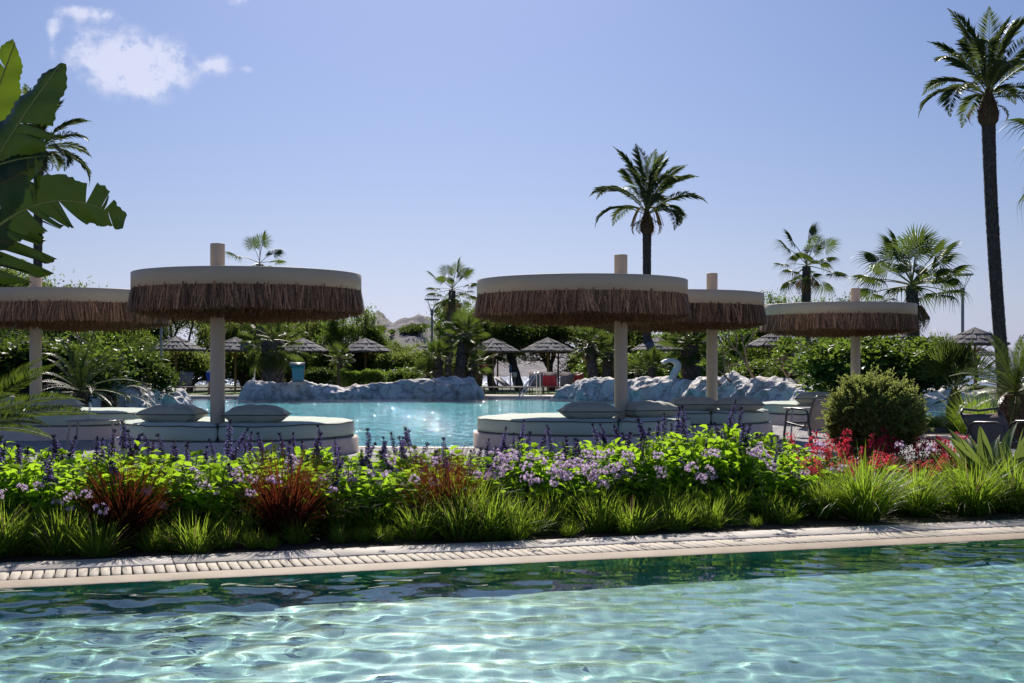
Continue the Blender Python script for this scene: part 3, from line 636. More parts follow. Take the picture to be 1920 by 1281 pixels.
# ------------------------------------------------------------------ side tables, menu stand, chairs near the daybeds
def side_table(label, x, y, w, h, mat, rz=0):
    t_ = thing('side_table', label, 'side table', (x, y, 0), rz, 'metal side tables')
    b_ = MB(); bbox(b_, (0,0,h-.012), (w,w*.9,.024), .006); b_.obj('tabletop', mat, t_)
    for sx in (-1,1):
        for sy in (-1,1):
            q = MB(); tube(q, [(sx*(w/2-.05), sy*(w*.45-.05), h-.024), (sx*(w/2-.005), sy*(w*.45-.005), .0)], .016, 8); q.obj('leg', mat, t_, smooth=True)
gm = surf('grey_beige_table_metal', (.33,.31,.28), (.37,.35,.32), 3, .45)
side_table('low grey metal table holding a clear sign in front of the biggest daybed', X_(178,19.2), 19.2, .70, .405, gm, .12)
side_table('small pale metal table behind the sling armchair', X_(1500,22.0), 22.0, .46, .50, MAT['white_metal'], .1)
ms_ = thing('menu_stand', 'clear slanted card holder on the low grey table', 'card holder', (X_(170,19.2), 19.2, .408), .2)
b_ = MB(); box(b_, (0,0,.006), (.16,.10,.008)); b_.obj('foot', MAT['white_metal'], ms_)
b_ = MB(); box(b_, (.0,0,.125), (.05,.14,.24), mtx=Matrix.Rotation(R(24),3,'Y')); 
m_, t0_ = nt('clear_acrylic'); g_ = N(t0_, 'ShaderNodeBsdfPrincipled', {'Base Color': (.8,.88,.95,1), 'Roughness': .08, 'Alpha': .55}); N(t0_, 'ShaderNodeOutputMaterial', {0: g_.outputs[0]})
b_.v[0] = b_.v[0]*np.array([1,1,1]); b_.obj('card', m_, ms_, loc=(-.02,0,0), scale=(.35,1,1))

def armchair(label, x, y, rz, h=.80, w=.58, sling=None):
    t_ = thing('armchair', label, 'chair', (x, y, 0), rz, 'sling chairs'); fm = MAT['dark_metal']
    # back leans towards +y ; sitter faces -y... frame tubes
    for s in (-1, 1):
        q = MB(); X0 = s*w/2
        tube(q, [(X0,-.28,0),(X0,-.26,.22),(X0*.99,-.20,.56),(X0*.99,-.10,.60),(X0*.98,.20,.59),(X0*.98,.27,.56),(X0,.42,0)], .015, 8, True); q.obj('leg_frame', fm, t_, smooth=True)
    q = MB(); tube(q, [(-w/2+.02,-.22,.39),(-w/2+.03,.16,.34),(-w/2+.03,.24,.42),(-w/2+.02,.40,h-.06),(-w/2+.07,.425,h-.012),(0,.44,h-.035),(w/2-.07,.425,h-.012),(w/2-.02,.40,h-.06),(w/2-.03,.24,.42),(w/2-.03,.16,.34),(w/2-.02,-.22,.39),(0,-.24,.385),(-w/2+.02,-.22,.39)], .014, 8, False); q.obj('seat_frame', fm, t_, smooth=True)
    q = MB(); prof = [(-.22,.38),(-.03,.355),(.14,.335),(.21,.37),(.25,.45),(.33,.62),(.41,h-.05)]; k = len(prof); V = []
    for yy, zz in prof:
        for xx in np.linspace(-w/2+.035, w/2-.035, 7): V.append([xx, yy, zz-.02*(1-(2*xx/w)**2)])
    ii = np.arange(k*7).reshape(k, 7); q.add(V, np.stack([ii[:-1,:-1], ii[:-1,1:], ii[1:,1:], ii[1:,:-1]], -1).reshape(-1,4)); 
    so = q.obj('sling_seat', sling or MAT['sling'], t_, smooth=True); mod = so.modifiers.new('thick', 'SOLIDIFY'); mod.thickness = .008
armchair('sling armchair with dark tube frame standing on the paving near the ball shrub', X_(1516,18.4), 18.4, R(180+24), .80, .46)
armchair('brown sling armchair behind the broad-leaved strelitzia at the picture edge', X_(1895,13.8), 13.8, R(28), .74, .66, MAT['sling_dark'])

# ================================================================== ROCKS
def rock_wall(name, label, path, depth, seed, base=-.25):
    """sculpted artificial rock: path of (x, y, top z); cross section bulges towards the pool"""
    path = np.array(path, float); seg = np.linalg.norm(np.diff(path[:,:2], axis=0), axis=1); s = np.concatenate([[0], np.cumsum(seg)])
    na = int(s[-1]/.055); nb = 52; sa = np.linspace(0, s[-1], na); px = np.interp(sa, s, path[:,0]); py = np.interp(sa, s, path[:,1]); pz = np.interp(sa, s, path[:,2])
    tx = np.gradient(px); ty = np.gradient(py); L = np.hypot(tx, ty); nx, ny = ty/L, -tx/L; V = []
    for i in range(na):
        endk = min(1, min(sa[i], s[-1]-sa[i])/.55+.05); endk = endk**.5
        for j in range(nb):
            th = math.pi*j/(nb-1); cx_ = math.cos(th); cz = math.sin(th)**.75
            w = depth*(.55+.25*math.sin(sa[i]*1.7+seed)); x = px[i]+nx[i]*cx_*w*endk; y = py[i]+ny[i]*cx_*w*endk; z = base+(pz[i]-base)*cz*(endk if endk < 1 else 1)
            p = Vector((x*.9, y*.9, z*1.3+seed*7))
            n1 = mnoise.fractal(p*1.1, 1.0, 2.1, 5); n2 = 1-abs(mnoise.noise(Vector((x*1.3, y*1.3, z*1.6+seed)))*2); n3 = mnoise.noise(p*4.5); n4 = 1-abs(mnoise.noise(Vector((x*3.2+5, y*3.2, z*2.2+seed)))*2)
            k = .13*n1 + .12*(n2-.6) + .035*n3 + .05*(n4-.5)
            V.append([x+nx[i]*k*cx_*1.3, y+ny[i]*k*cx_*1.3, z+k*math.sin(th)*.95])
    ii = np.arange(na*nb).reshape(na, nb); mb = MB(); mb.add(V, np.stack([ii[:-1,:-1], ii[1:,:-1], ii[1:,1:], ii[:-1,1:]], -1).reshape(-1,4))
    o = mb.obj(name, MAT['rockw'], smooth=True); tag(o, label, 'rock'); return o
def prof_path(pts): return [(X_(u,Y), Y, CAMZ-(v-HZ)/F*Y) for u, v, Y in pts]
rock_wall('rock_outcrop', 'long whitish rock ridge across the far side of the lagoon carrying the blue spout',
    prof_path([(443,724,50),(470,715,50.2),(510,714,50.4),(545,712,50.5),(568,711,50.4),(590,716,50.4),(615,722,50.4),(640,727,50.5),(660,724,50.6),(700,722,50.8),(740,716,51),(790,710,51.4),(840,708,51.6),(890,707,51.8),(904,714,51.8),(912,734,51.8)]), 1.1, 1)
rock_wall('rock_outcrop', 'bluish white rock mound at the lagoon beside the dark shrubbery',
    prof_path([(100,748,36),(140,742,37),(175,730,38),(208,722,39),(240,725,40),(262,728,41),(280,727,42),(305,727,43),(330,731,44),(350,741,44.6)]), 1.25, 2)
rock_wall('rock_outcrop', 'tall pale rock ridge under the white curled spout',
    prof_path([(1048,738,52),(1062,722,51.5),(1085,716,51),(1120,709,50),(1150,709,49),(1190,712,48),(1230,706,47),(1262,710,46),(1290,717,45),(1330,709,43.5),(1365,701,42),(1395,703,41),(1412,712,40.5),(1440,709,39.6),(1475,716,38.6),(1505,724,37.6),(1545,735,36.4),(1600,738,35.5)]), 1.35, 3)
rock_wall('rock_outcrop', 'small grey rock seen between the ball shrub and the young fan palm',
    prof_path([(1640,732,40),(1690,729,41),(1730,727,42),(1765,729,43),(1800,730,44),(1850,734,45)]), 1.2, 4)

# ------------------------------------------------------------------ waterfall spouts on the rocks
def spout(label, loc, rz, side, w, front_mat, body_mat, thick=(.05,.13)):
    t_ = thing('waterfall_spout', label, 'spout', loc, rz, 'curved waterfall spouts on the rocks')
    n = len(side); outer = np.array(side, float); d = nrm(np.gradient(outer, axis=0)); nl = np.stack([-d[:,1], d[:,0]], 1); inner = outer + nl*np.linspace(*thick, n)[:,None]
    b_ = MB(); ww = np.array([w*(.72+.28*k/(n-1)) for k in range(n)])/2
    rows = np.stack([np.column_stack([-ww, outer]), np.column_stack([ww, outer]), np.column_stack([ww, inner]), np.column_stack([-ww, inner])], 1)
    V = rows.reshape(-1,3); ii = np.arange(n*4).reshape(n, 4); f = np.stack([ii[:-1], np.roll(ii[:-1],-1,1), np.roll(ii[1:],-1,1), ii[1:]], -1).reshape(-1,4)
    b_.add(V, f); b_.add(rows[0], [[0,3,2,1]]); b_.add(rows[-1], [[0,1,2,3]]); b_.obj('body', body_mat, t_, smooth=False)
    p_ = MB(); rr = np.stack([np.column_stack([-ww*.9, inner+nl*.006]), np.column_stack([ww*.9, inner+nl*.006])], 1)[:int(n*.8)].reshape(-1,3); m = len(rr)//2
    p_.add(rr, [[2*k, 2*k+1, 2*k+3, 2*k+2] for k in range(int(m*.12), int(m*(.62 if thick[0] < .1 else .45)))]); p_.obj('throat', front_mat, t_, smooth=True)
arc = [(0,-.1),(.02,.12),(.05,.3),(.06,.44),(.03,.56),(-.04,.64),(-.16,.68),(-.28,.66),(-.34,.60)]
def smooth_poly(p, n=28):
    p = np.array(p, float); k = np.linspace(0, len(p)-1, n); return np.column_stack([np.interp(k, np.arange(len(p)), p[:,i]) for i in (0,1)])
def chaikin(p, it=2):
    p = np.array(p, float)
    for _ in range(it):
        q = [p[0]]
        for a, b_ in zip(p, p[1:]): q += [a*.75+b_*.25, a*.25+b_*.75]
        q.append(p[-1]); p = np.array(q)
    return p
q0 = P(559, 712, 50.0); spout('brushed steel waterfall spout with blue throat facing the lagoon', (q0.x, 50.0, q0.z), R(4), chaikin(arc), .60, MAT['bluefoil'], MAT['grey_metal'])
q0 = P(1262, 712, 46.0); spout('white swan-necked waterfall spout curling over on the tall pale ridge', (q0.x+.05, 46.0, q0.z-.03), R(-82), chaikin([(0,-.1),(.03,.10),(.12,.28),(.20,.44),(.20,.60),(.08,.74),(-.12,.80),(-.34,.76),(-.46,.68)]), .46, MAT['bluefoil'], surf('white_spout_shell', (.78,.77,.74), (.84,.83,.80), 3, .4), (.22,.10))

# ================================================================== FAR SHORE FURNITURE
def straw_parasol_meshes():
    g = np.random.default_rng(5); tiers = []
    for (r0, z0, r1, z1) in ((.02,2.68,.62,2.44),(.46,2.48,.98,2.25),(.84,2.30,1.28,2.08)):
        mb = MB(); n = 240; a = np.sort(g.uniform(0, 2*np.pi, n)); w0 = r0*.05+.012; 
        for lay in range(2):
            aa = a+g.uniform(-.02,.02,n); rr = r1+g.normal(0,.018,n); dz = g.normal(0,.010,n)-lay*.03; w1 = r1*.038
            def pt(rad, ang, z, off): return np.stack([rad*np.cos(ang)-off*np.sin(ang), rad*np.sin(ang)+off*np.cos(ang), z], -1)
            v = np.stack([pt(np.full(n,r0),aa,np.full(n,z0)+dz,-w0), pt(np.full(n,r0),aa,np.full(n,z0)+dz,w0), pt(rr,aa,z1+dz,w1), pt(rr,aa,z1+dz,-w1)], 1).reshape(-1,3)
            i = np.arange(n)[:,None]*4; mb.add(v, i+np.array([[0,1,2,3]]), np.repeat(g.beta(2,2,n),4), 0)
            v2 = np.stack([pt(rr,aa,z1+dz,-w1), pt(rr,aa,z1+dz,w1), pt(rr-.02,aa,z1+dz-.045,w1), pt(rr-.02,aa,z1+dz-.045,-w1)], 1).reshape(-1,3)
            mb.add(v2, i+np.array([[0,1,2,3]]), np.repeat(g.beta(1.2,4,n),4), 0)
        lathe(mb, [(r0*.9, z0-.05),(r1-.02, z1-.055)], 48, mat=1); tiers.append(mb.mesh('thatch_tier', [MAT['straw'], MAT['straw_under']]))
    p_ = MB(); tube(p_, [(0,0,-.1),(.01,0,1.3),(0,0,2.62)], [.052,.05,.045], 10); pole = p_.mesh('parasol_pole', MAT['wood'], True)
    r_ = MB(); tube(r_, [(.04,0,2.02),(1.18,0,2.06)], .018, 5); tube(r_, [(.05,0,1.72),(.62,0,2.05)], .016, 5); rib = r_.mesh('parasol_rib', MAT['wood'])
    return tiers, pole, rib
tiers, spole, srib = straw_parasol_meshes()
PAR = [(330,630,60,'straw parasol above the beige lounger backrest beside the white lamp post'),(318,645,78,'straw parasol directly behind the one beside the white lamp post'),
 (441,632,61,'straw parasol just behind the pole of the biggest daybed'),(452,648,80,'distant straw parasol showing under the one behind the biggest daybed pole'),
 (568,634,62,'straw parasol rising behind the blue waterfall spout'),(596,646,80,'distant straw parasol partly under the one above the blue spout'),
 (685,634,62,'straw parasol standing alone behind the low clipped hedge'),(806,641,66,'straw parasol half covered by the bright fan palm on the rock'),
 (925,634,61,'straw parasol with two poles showing, near the pool ladder'),(933,640,72,'straw parasol hidden behind the one near the pool ladder'),
 (1027,633,61,'straw parasol above the coral towel'),(1047,638,68,'straw parasol close behind the one above the coral towel'),
 (1122,640,66,'straw parasol behind the leaning fan palms'),(1232,632,62,'straw parasol above the white curled spout'),(1246,646,84,'distant straw parasol below the one above the white curled spout'),
 (1452,622,57,'straw parasol behind the bare branched frangipani'),(1536,620,60,'straw parasol behind the frangipani and the canopy fringe'),
 (1700,622,60,'straw parasol mostly behind the large round shrub'),(1828,614,50,'large straw parasol against the sky beside the tall palm trunk'),(1832,649,92,'small far straw parasol against the sky under the large one')]
for u, v, Y, lb in PAR:
    z = CAMZ-(v-HZ)/F*Y - 2.70
    if z < -.5: Y = (CAMZ-2.7+.3)/((v-HZ)/F); z = -.3
    t_ = thing('straw_parasol', lb, 'parasol', (X_(u,Y), Y, z), random.uniform(0, 6), 'tiered straw parasols beyond the lagoon')
    for me in tiers: link('thatch_tier', me, t_)
    p_ = link('pole', spole, t_)
    for k in range(6): link('rib', srib, p_, (0,0,0), (0,0,k*math.pi/3))
    if z > .05: 
        e_ = MB(); tube(e_, [(0,0,-z),(0,0,0)], .052, 10); e_.obj('pole_foot', MAT['wood'], t_)

def lounger_meshes():
    fm = MAT['dark_metal']; d = {}
    q = MB()
    for s in (-1,1): tube(q, [(s*.32,-.95,.33),(s*.32,.30,.33),(s*.32,.95,.33)], .02, 6)
    for y in (-.95,.3,.95): tube(q, [(-.32,y,.33),(.32,y,.33)], .018, 6)
    d['frame'] = q.mesh('lounger_frame', fm, True)
    q = MB(); tube(q, [(0,0,.33),(.02,.0,.0)], .022, 6); d['leg'] = q.mesh('lounger_leg', fm, True)
    q = MB(); box(q, (0,-.32,.345), (.60,1.24,.012)); d['seat'] = q.mesh('lounger_seat', MAT['sling'])
    for k, a in (('flat', 0), ('up', 62), ('mid', 35)):
        q = MB(); box(q, (0,.36,0), (.62,.72,.02)); ca, sa = math.cos(R(a)), math.sin(R(a))
        q.v[0] = np.array([[x, .30+y*ca-z*sa, .35+y*sa+z*ca] for x, y, z in q.v[0]]); d[k] = q.mesh('lounger_backrest', MAT['sling'])
    return d
LM = lounger_meshes()
def lounger(label, u, Y, rz, back):
    t_ = thing('sun_lounger', label, 'sun lounger', (X_(u,Y), Y, .005), R(rz), 'sun loungers around the lagoon')
    link('frame', LM['frame'], t_); link('seat', LM['seat'], t_); link('backrest', LM[back], t_)
    for x in (-.31,.31):
        for y in (-.8,.75): link('leg', LM['leg'], t_, (x,y,0))
    return t_
lounger('sun lounger with raised beige back beside the lit parasol pole', 341, 57.6, -8, 'up')
lounger('sun lounger with raised pale back behind the bluish rock mound', 300, 58.4, -14, 'up')
lounger('flat sun lounger lying across behind the biggest daybed pole', 380, 55.6, 84, 'flat')
lounger('flat sun lounger between the biggest daybed pole and the rock ridge', 436, 55.8, 88, 'flat')
lounger('flat sun lounger beside the rock end left of the pool ladder', 940, 55.2, 86, 'flat')
lounger('half raised sun lounger under the double pole parasol', 962, 57.4, 60, 'mid')
lounger('sun lounger with raised taupe back just beside the pool handrail', 1003, 56.6, -6, 'up')
lounger('sun lounger carrying the bright coral towel', 1031, 57.6, -4, 'up')
lounger('sun lounger with raised taupe back beside the tall pale ridge', 1062, 56.4, -7, 'up')
lounger('sun lounger carrying the second coral towel behind the tall pale ridge', 1082, 58.2, -4, 'up')
def towel(label, u, v, Y, w, h, seed):
    mb = MB(); n, m2 = 14, 12; V = []
    for j in range(m2):
        for i in range(n):
            x = (i/(n-1)-.5)*w; z = -(j/(m2-1))*h; y = -.03-.05*math.sin(x*14+seed)*(j/(m2-1)) - z*-.35; V.append([x*(1-.1*math.sin(seed+j*.3)), y, z - (.05*math.sin(x*9+seed) if j == m2-1 else 0)])
    ii = np.arange(n*m2).reshape(m2, n); mb.add(V, np.stack([ii[:-1,:-1], ii[:-1,1:], ii[1:,1:], ii[1:,:-1]], -1).reshape(-1,4))
    o = mb.obj('towel', MAT['towel'], smooth=True); o.location = P(u, v, Y); tag(o, label, 'towel', 'coral towels'); mo = o.modifiers.new('t', 'SOLIDIFY'); mo.thickness = .012
towel('coral red towel hanging over the lounger back near the pool handrail', 1030, 704, 57.5, .66, .52, 1)
towel('coral red towel over the lounger back half behind the tall pale ridge', 1079, 702, 58.1, .64, .52, 4)
towel('coral red towel hung on the parasol pole near the rock end', 909, 684, 60.6, .34, .34, 6)
# blue and white notices on posts
def notice(label, u, v, Y, w, h, c1, rows):
    p = P(u, v, Y); t_ = thing('notice_board', label, 'sign', (p.x, Y, 0), 0, 'small notices among the trees')
    q = MB(); tube(q, [(0,.03,0),(0,.03,p.z)], .025, 6); q.obj('post', MAT['grey_metal'], t_)
    q = MB(); bbox(q, (0,0,p.z), (w,.03,h), .004); q.obj('board', surf('notice_'+str(u), c1, c1, 3, .5), t_)
    for k in range(rows): 
        q = MB(); box(q, (0,-.018,p.z+h*.3-k*h*.3), (w*.7,.004,h*.09)); q.obj('print_line', MAT['grey_metal'] if c1[0] > .4 else MAT['white_metal'], t_)
notice('narrow blue notice between the tree trunks', 957, 692, 62, .13, .36, (.06,.20,.55), 1)
notice('small white notice with dark lines among the trunks', 965, 702.5, 60, .20, .22, (.75,.75,.78), 3)
# pool handrail
hr = thing('pool_handrail', 'bent stainless handrail at the lagoon steps', 'handrail', (X_(985,53.2), 53.2, 0))
for k, (dx, y0) in enumerate(((0,0),(.16,.5))):
    q = MB(); a = P(971,746,52.6)-hr.location; b_ = P(1000,701,53.4)-hr.location; c = P(1006,699,53.5)-hr.location; d = P(1007,744,53.7)-hr.location
    o_ = Vector((dx, y0, 0)); tube(q, chaikin3 if False else [a+o_, a.lerp(b_,.5)+o_, b_+o_, (b_+c)/2+o_+Vector((0,0,.01)), c+o_, d+o_], .024, 8); q.obj('rail', MAT['steel'], hr, smooth=True)
# lamp posts
def lamp(label, u, v, Y):
    t_ = thing('lamp_post', label, 'lamp post', (X_(u,Y), Y, 0), .3, 'ring-topped lamp posts'); H_ = CAMZ+(HZ-v)/F*Y
    q = MB(); tube(q, [(0,0,0),(0,0,1.0),(0,0,H_-.85)], [.075,.065,.06], 12); q.obj('pole', MAT['grey_metal'], t_, smooth=True)
    q = MB(); lathe(q, [(.06,H_-.86),(.085,H_-.84),(.085,H_-.62),(.10,H_-.58),(.06,H_-.52),(0,H_-.52)], 16); q.obj('lamp_head', MAT['grey_metal'], t_, smooth=True)
    for k in range(4):
        a = k*math.pi/2+.4; q = MB(); tube(q, [(.07*math.cos(a),.07*math.sin(a),H_-.56),(.38*math.cos(a),.38*math.sin(a),H_-.02)], .012, 6); q.obj('strut', MAT['grey_metal'], t_)
    q = MB(); lathe(q, [(.0,H_-.01),(.37,H_-.03),(.42,H_-.01),(.42,H_+.03),(.0,H_+.05)], 32); q.obj('ring', MAT['grey_metal'], t_)
lamp('grey ring-topped lamp post in front of the rocky hill', 810, 562, 70)
lamp('grey ring-topped lamp post against open sky near the tall palm', 1805, 515.5, 52)
lamp('pale lamp post whose top is hidden by the thatch fringe', 302, 545, 56)

# ------------------------------------------------------------------ bending bather behind the biggest daybed pole
pr = thing('person', 'person bending over in blue shorts and a pale shirt beyond the lagoon', 'person', (X_(392,57.2), 57.2, 0), R(0))
def skin_body(name, verts, edges, rad, mat, parent):
    me = bpy.data.meshes.new(name); me.from_pydata(verts, edges, []); o = link(name, me, parent); me.materials.append(mat)
    o.modifiers.new('skin', 'SKIN'); 
    for i, r_ in enumerate(rad): me.skin_vertices[0].data[i].radius = (r_, r_)
    me.skin_vertices[0].data[0].use_root = True; s_ = o.modifiers.new('sub', 'SUBSURF'); s_.levels = 2; s_.render_levels = 2; return o
skinm = surf('tanned_skin', (.36,.20,.13), (.42,.25,.17), 5, .6)
bv = [(0,0,.92),(.22,0,1.04),(.42,0,1.02),(.52,0,.98),(.62,0,.94),(.70,0,.93),(0,-.10,.84),(.06,-.12,.48),(-.02,-.12,.08),(.10,-.12,.03),(0,.10,.84),(.05,.12,.48),(-.03,.12,.08),(.09,.12,.03),
      (.44,-.17,.96),(.50,-.20,.70),(.58,-.16,.48),(.60,-.15,.40),(.44,.17,.96),(.52,.20,.70),(.60,.16,.48),(.62,.15,.40)]
be = [(0,1),(1,2),(2,3),(3,4),(4,5),(0,6),(6,7),(7,8),(8,9),(0,10),(10,11),(11,12),(12,13),(2,14),(14,15),(15,16),(16,17),(2,18),(18,19),(19,20),(20,21)]
brd = [.14,.135,.13,.055,.095,.085,.085,.055,.042,.035,.085,.055,.042,.035,.055,.042,.034,.04,.055,.042,.034,.04]
skin_body('body', bv, be, brd, skinm, pr)
q = MB(); tube(q, [(-.03,0,.90),(.10,0,.985),(.24,0,1.04),(.40,0,1.03)], [.155,.155,.152,.15], 14); q.obj('shirt', surf('pale_shirt', (.62,.66,.60),(.70,.74,.68),4,.8), pr, smooth=True)
q = MB(); shm = surf('blue_shorts', (.02,.07,.50),(.03,.10,.62),6,.8)
for s in (-1,1): tube(q, [(.0,s*.08,.95),(.01,s*.105,.80),(.045,s*.12,.60)], [.13,.105,.098], 12)
q.obj('shorts', shm, pr, smooth=True)
q = MB(); lathe(q, [(0,.115),(.05,.105),(.09,.06),(.10,.0),(.10,-.03)], 16); q.obj('hair', surf('dark_hair', (.03,.02,.015),(.05,.035,.025),20,.7), pr, loc=(.68,0,.95), rot=(0,R(70),0), smooth=True)

# ================================================================== PALMS AND OTHER TREES
def frond_mesh(name, L, n, ll, droop, seed, mat, w=.028, vee=.35, rr=.018, base=.16, tipf=.45, jit=.12, stiff=0):
    """feather leaf along +X, curving down; leaflets left and right of a thin rachis"""
    g = np.random.default_rng(seed); k = 22; s = np.linspace(0, 1, k); th = -droop*s**1.7
    ds_ = L/(k-1); x = np.concatenate([[0], np.cumsum(np.cos(th[:-1])*ds_)]); z = np.concatenate([[0], np.cumsum(np.sin(th[:-1])*ds_)]); y = g.normal(0, .02)*L*s**2
    mb = MB(); tube(mb, np.stack([x, y, z], -1), np.linspace(rr, rr*.2, k), 4, False, .5, 1)
    u = np.repeat(np.linspace(base, .995, n), 2); sd = np.tile([1., -1.], n); u = np.clip(u+g.normal(0,.004,2*n), 0, 1)
    px = np.interp(u, s, x); py = np.interp(u, s, y); pz = np.interp(u, s, z); a = np.interp(u, s, th)
    fw = .35+.85*u+g.normal(0, jit, 2*n); T = np.stack([np.cos(a), 0*a, np.sin(a)], -1); Nn = np.stack([-np.sin(a), 0*a, np.cos(a)], -1)
    d = T*fw[:,None] + np.stack([0*a, sd, 0*a], -1) + Nn*(vee+g.normal(0, jit, 2*n))[:,None]
    ln = ll*np.clip(np.sin((u-base)/(1-base)*np.pi*.86+.25), .18, 1)*(1-(1-tipf)*np.clip((u-.75)/.25, 0, 1))*g.uniform(.85, 1.1, 2*n)
    leaves(mb, np.stack([px, py, pz], -1), d, Nn, ln, w, g.uniform(0, 1, 2*n)*.9, 0, .12, .22-.2*stiff)
    return mb.mesh(name, [mat, MAT['rachis']])
def fan_mesh(name, R_, pet, nseg, seed, mat, droop=.25, cup=.3, spread=2.35):
    """fan leaf: curved stalk then radiating folded blades with hanging tips"""
    g = np.random.default_rng(seed); mb = MB(); k = 8; s = np.linspace(0, 1, k)
    px = pet*s; pz = -.18*pet*s**2; tube(mb, np.stack([px, 0*s, pz], -1), np.linspace(.022, .012, k), 4, False, .5, 1)
    hub = np.array([px[-1], 0, pz[-1]]); an = np.linspace(-spread, spread, nseg)+g.normal(0, .02, nseg)
    Ls = R_*(1-.28*(np.abs(an)/spread)**2)*g.uniform(.93, 1.05, nseg); hw = spread/nseg*.78
    V = []; F = []; va = []
    for i, (a, l) in enumerate(zip(an, Ls)):
        d = np.array([math.cos(a), math.sin(a)]); 
        def pt(r, off, dz): 
            aa = a+off; q = hub + np.array([math.cos(aa)*r, math.sin(aa)*r, 0]); q[2] += dz + cup*(r/R_)**2*R_*(-.5 if r > .75*l else -.35)*1 ; q[0] *= 1; return q
        dr = droop*l*g.uniform(.5, 1.6); n0 = len(V)
        V += [pt(.02*l,0,0), pt(.58*l,-hw*.95,.03*R_), pt(.60*l,0,-.012*R_), pt(.58*l,hw*.95,.03*R_), pt(.84*l,-hw*.25,-dr*.25), pt(.84*l,hw*.25,-dr*.25), pt(l*.99,g.normal(0,.02),-dr)]
        F += [[n0,n0+1,n0+2],[n0,n0+2,n0+3],[n0+1,n0+4,n0+2],[n0+2,n0+4,n0+5],[n0+2,n0+5,n0+3],[n0+4,n0+6,n0+5]]; va += [g.uniform(0,.92)]*7
    mb.add(V, F, va, 0); return mb.mesh(name, [mat, MAT['rachis']])
DATE = [frond_mesh('date_frond', 2.6, 74, .54, dr, 10+i, MAT['l_palm'], .029, .28, .022) for i, dr in enumerate((.7, 1.1, 1.5, 2.0))]
CYC = [frond_mesh('cycad_frond', 1.25, 64, .17, dr, 30+i, MAT['l_cycad'], .014, .30, .009, .10, .5, .04, 1) for i, dr in enumerate((.5, .9, 1.3))]
CYCD = [frond_mesh('cycad_frond', 1.25, 64, .17, dr, 30+i, MAT['l_cycad_dark'], .014, .30, .009, .10, .5, .04, 1) for i, dr in enumerate((.5, .9, 1.3))]
CYCN = [frond_mesh('cycad_frond', 1.25, 110, .15, dr, 40+i, MAT['l_cycad'], .0105, .30, .009, .08, .5, .03, 1) for i, dr in enumerate((.35, .7, .5))]
FAN = [fan_mesh('fan_leaf', .80, 1.2, 32, 50+i, MAT['l_fan'], dr, .3) for i, dr in enumerate((.12, .3, .5))]
FAND = [fan_mesh('dry_fan_leaf', .75, .9, 30, 60, MAT['l_dead'], .9, .9)]
FANS = [fan_mesh('stiff_fan_leaf', .50, .42, 26, 70+i, MAT['l_fan'], .05, .15, 2.0) for i in range(3)]
DEADF = frond_mesh('dry_frond', 1.3, 34, .26, 2.6, 99, MAT['l_dead'], .02)
def scaly_trunk(name, pts, rad, parent, scale_n=26, mat='palm_bark', sc=.09, seed=1):
    """trunk with overlapping leaf-base scales built as small wedges"""
    g = np.random.default_rng(seed); mb = MB(); pts = np.array([tuple(p) for p in pts], float); s = np.concatenate([[0], np.cumsum(np.linalg.norm(np.diff(pts, axis=0), axis=1))])
    k = max(12, int(s[-1]/.25)); ss_ = np.linspace(0, s[-1], k); C = np.stack([np.interp(ss_, s, pts[:,i]) for i in range(3)], -1); rr = np.interp(ss_, s, rad)
    tube(mb, C, rr, 14, True, .3)
    rows = int(s[-1]/(sc*.8)); 
    for r in range(rows):
        z = (r+.5)/rows*s[-1]; c = np.array([np.interp(z, s, pts[:,i]) for i in range(3)]); rd = np.interp(z, s, rad); n = max(7, int(2*math.pi*rd/(sc*1.15)))
        a = (np.arange(n)+.5*(r % 2))/n*2*math.pi + g.normal(0, .05, n); ln = sc*g.uniform(.7, 1.25, n); out = sc*g.uniform(.22, .5, n)
        ca, sa = np.cos(a), np.sin(a); hw = sc*.5
        def pt(rad_, off, dz): return np.stack([c[0]+rad_*ca-off*sa, c[1]+rad_*sa+off*ca, c[2]+dz+0*ca], -1)
        v = np.stack([pt(rd*.98,-hw,-ln*.6), pt(rd*.98,hw,-ln*.6), pt(rd+out,hw*.55,ln*.45), pt(rd+out,-hw*.55,ln*.45), pt(rd*.97,0*hw,ln*.5)], 1).reshape(-1,3)
        i = np.arange(n)[:,None]*5; nn0 = mb.n; mb.add(v, i+np.array([[0,1,2,3]]), np.repeat(g.uniform(0,1,n),5)); mb.f.append((np.concatenate([i+np.array([[3,2,4]]), i+np.array([[0,3,4]]), i+np.array([[2,1,4]])])+nn0, 0))
    o = mb.obj(name, MAT[mat], parent); return o
def crown(parent, top, meshes, n, pmax, pmin, scale, seed, name='frond', power=1.0, azs=None, rise=.25):
    g = random.Random(seed)
    for i in range(n):
        f = i/(n-1); az = (azs[i] if azs else i*2.39996+g.uniform(-.25,.25)); pitch = pmax+(pmin-pmax)*f**power+g.uniform(-5,5)
        me = meshes[min(len(meshes)-1, int(f*len(meshes)*.999))] if g.random() > .25 else g.choice(meshes); s_ = scale*g.uniform(.85,1.1)
        m_ = Matrix.Translation(Vector(top)+Vector((0,0,rise*(1-f)))) @ Matrix.Rotation(az,4,'Z') @ Matrix.Rotation(-R(pitch),4,'Y') @ Matrix.Rotation(g.uniform(-.35,.35),4,'X') @ Matrix.Scale(s_,4)
        link(name, me, parent, mtx=m_)
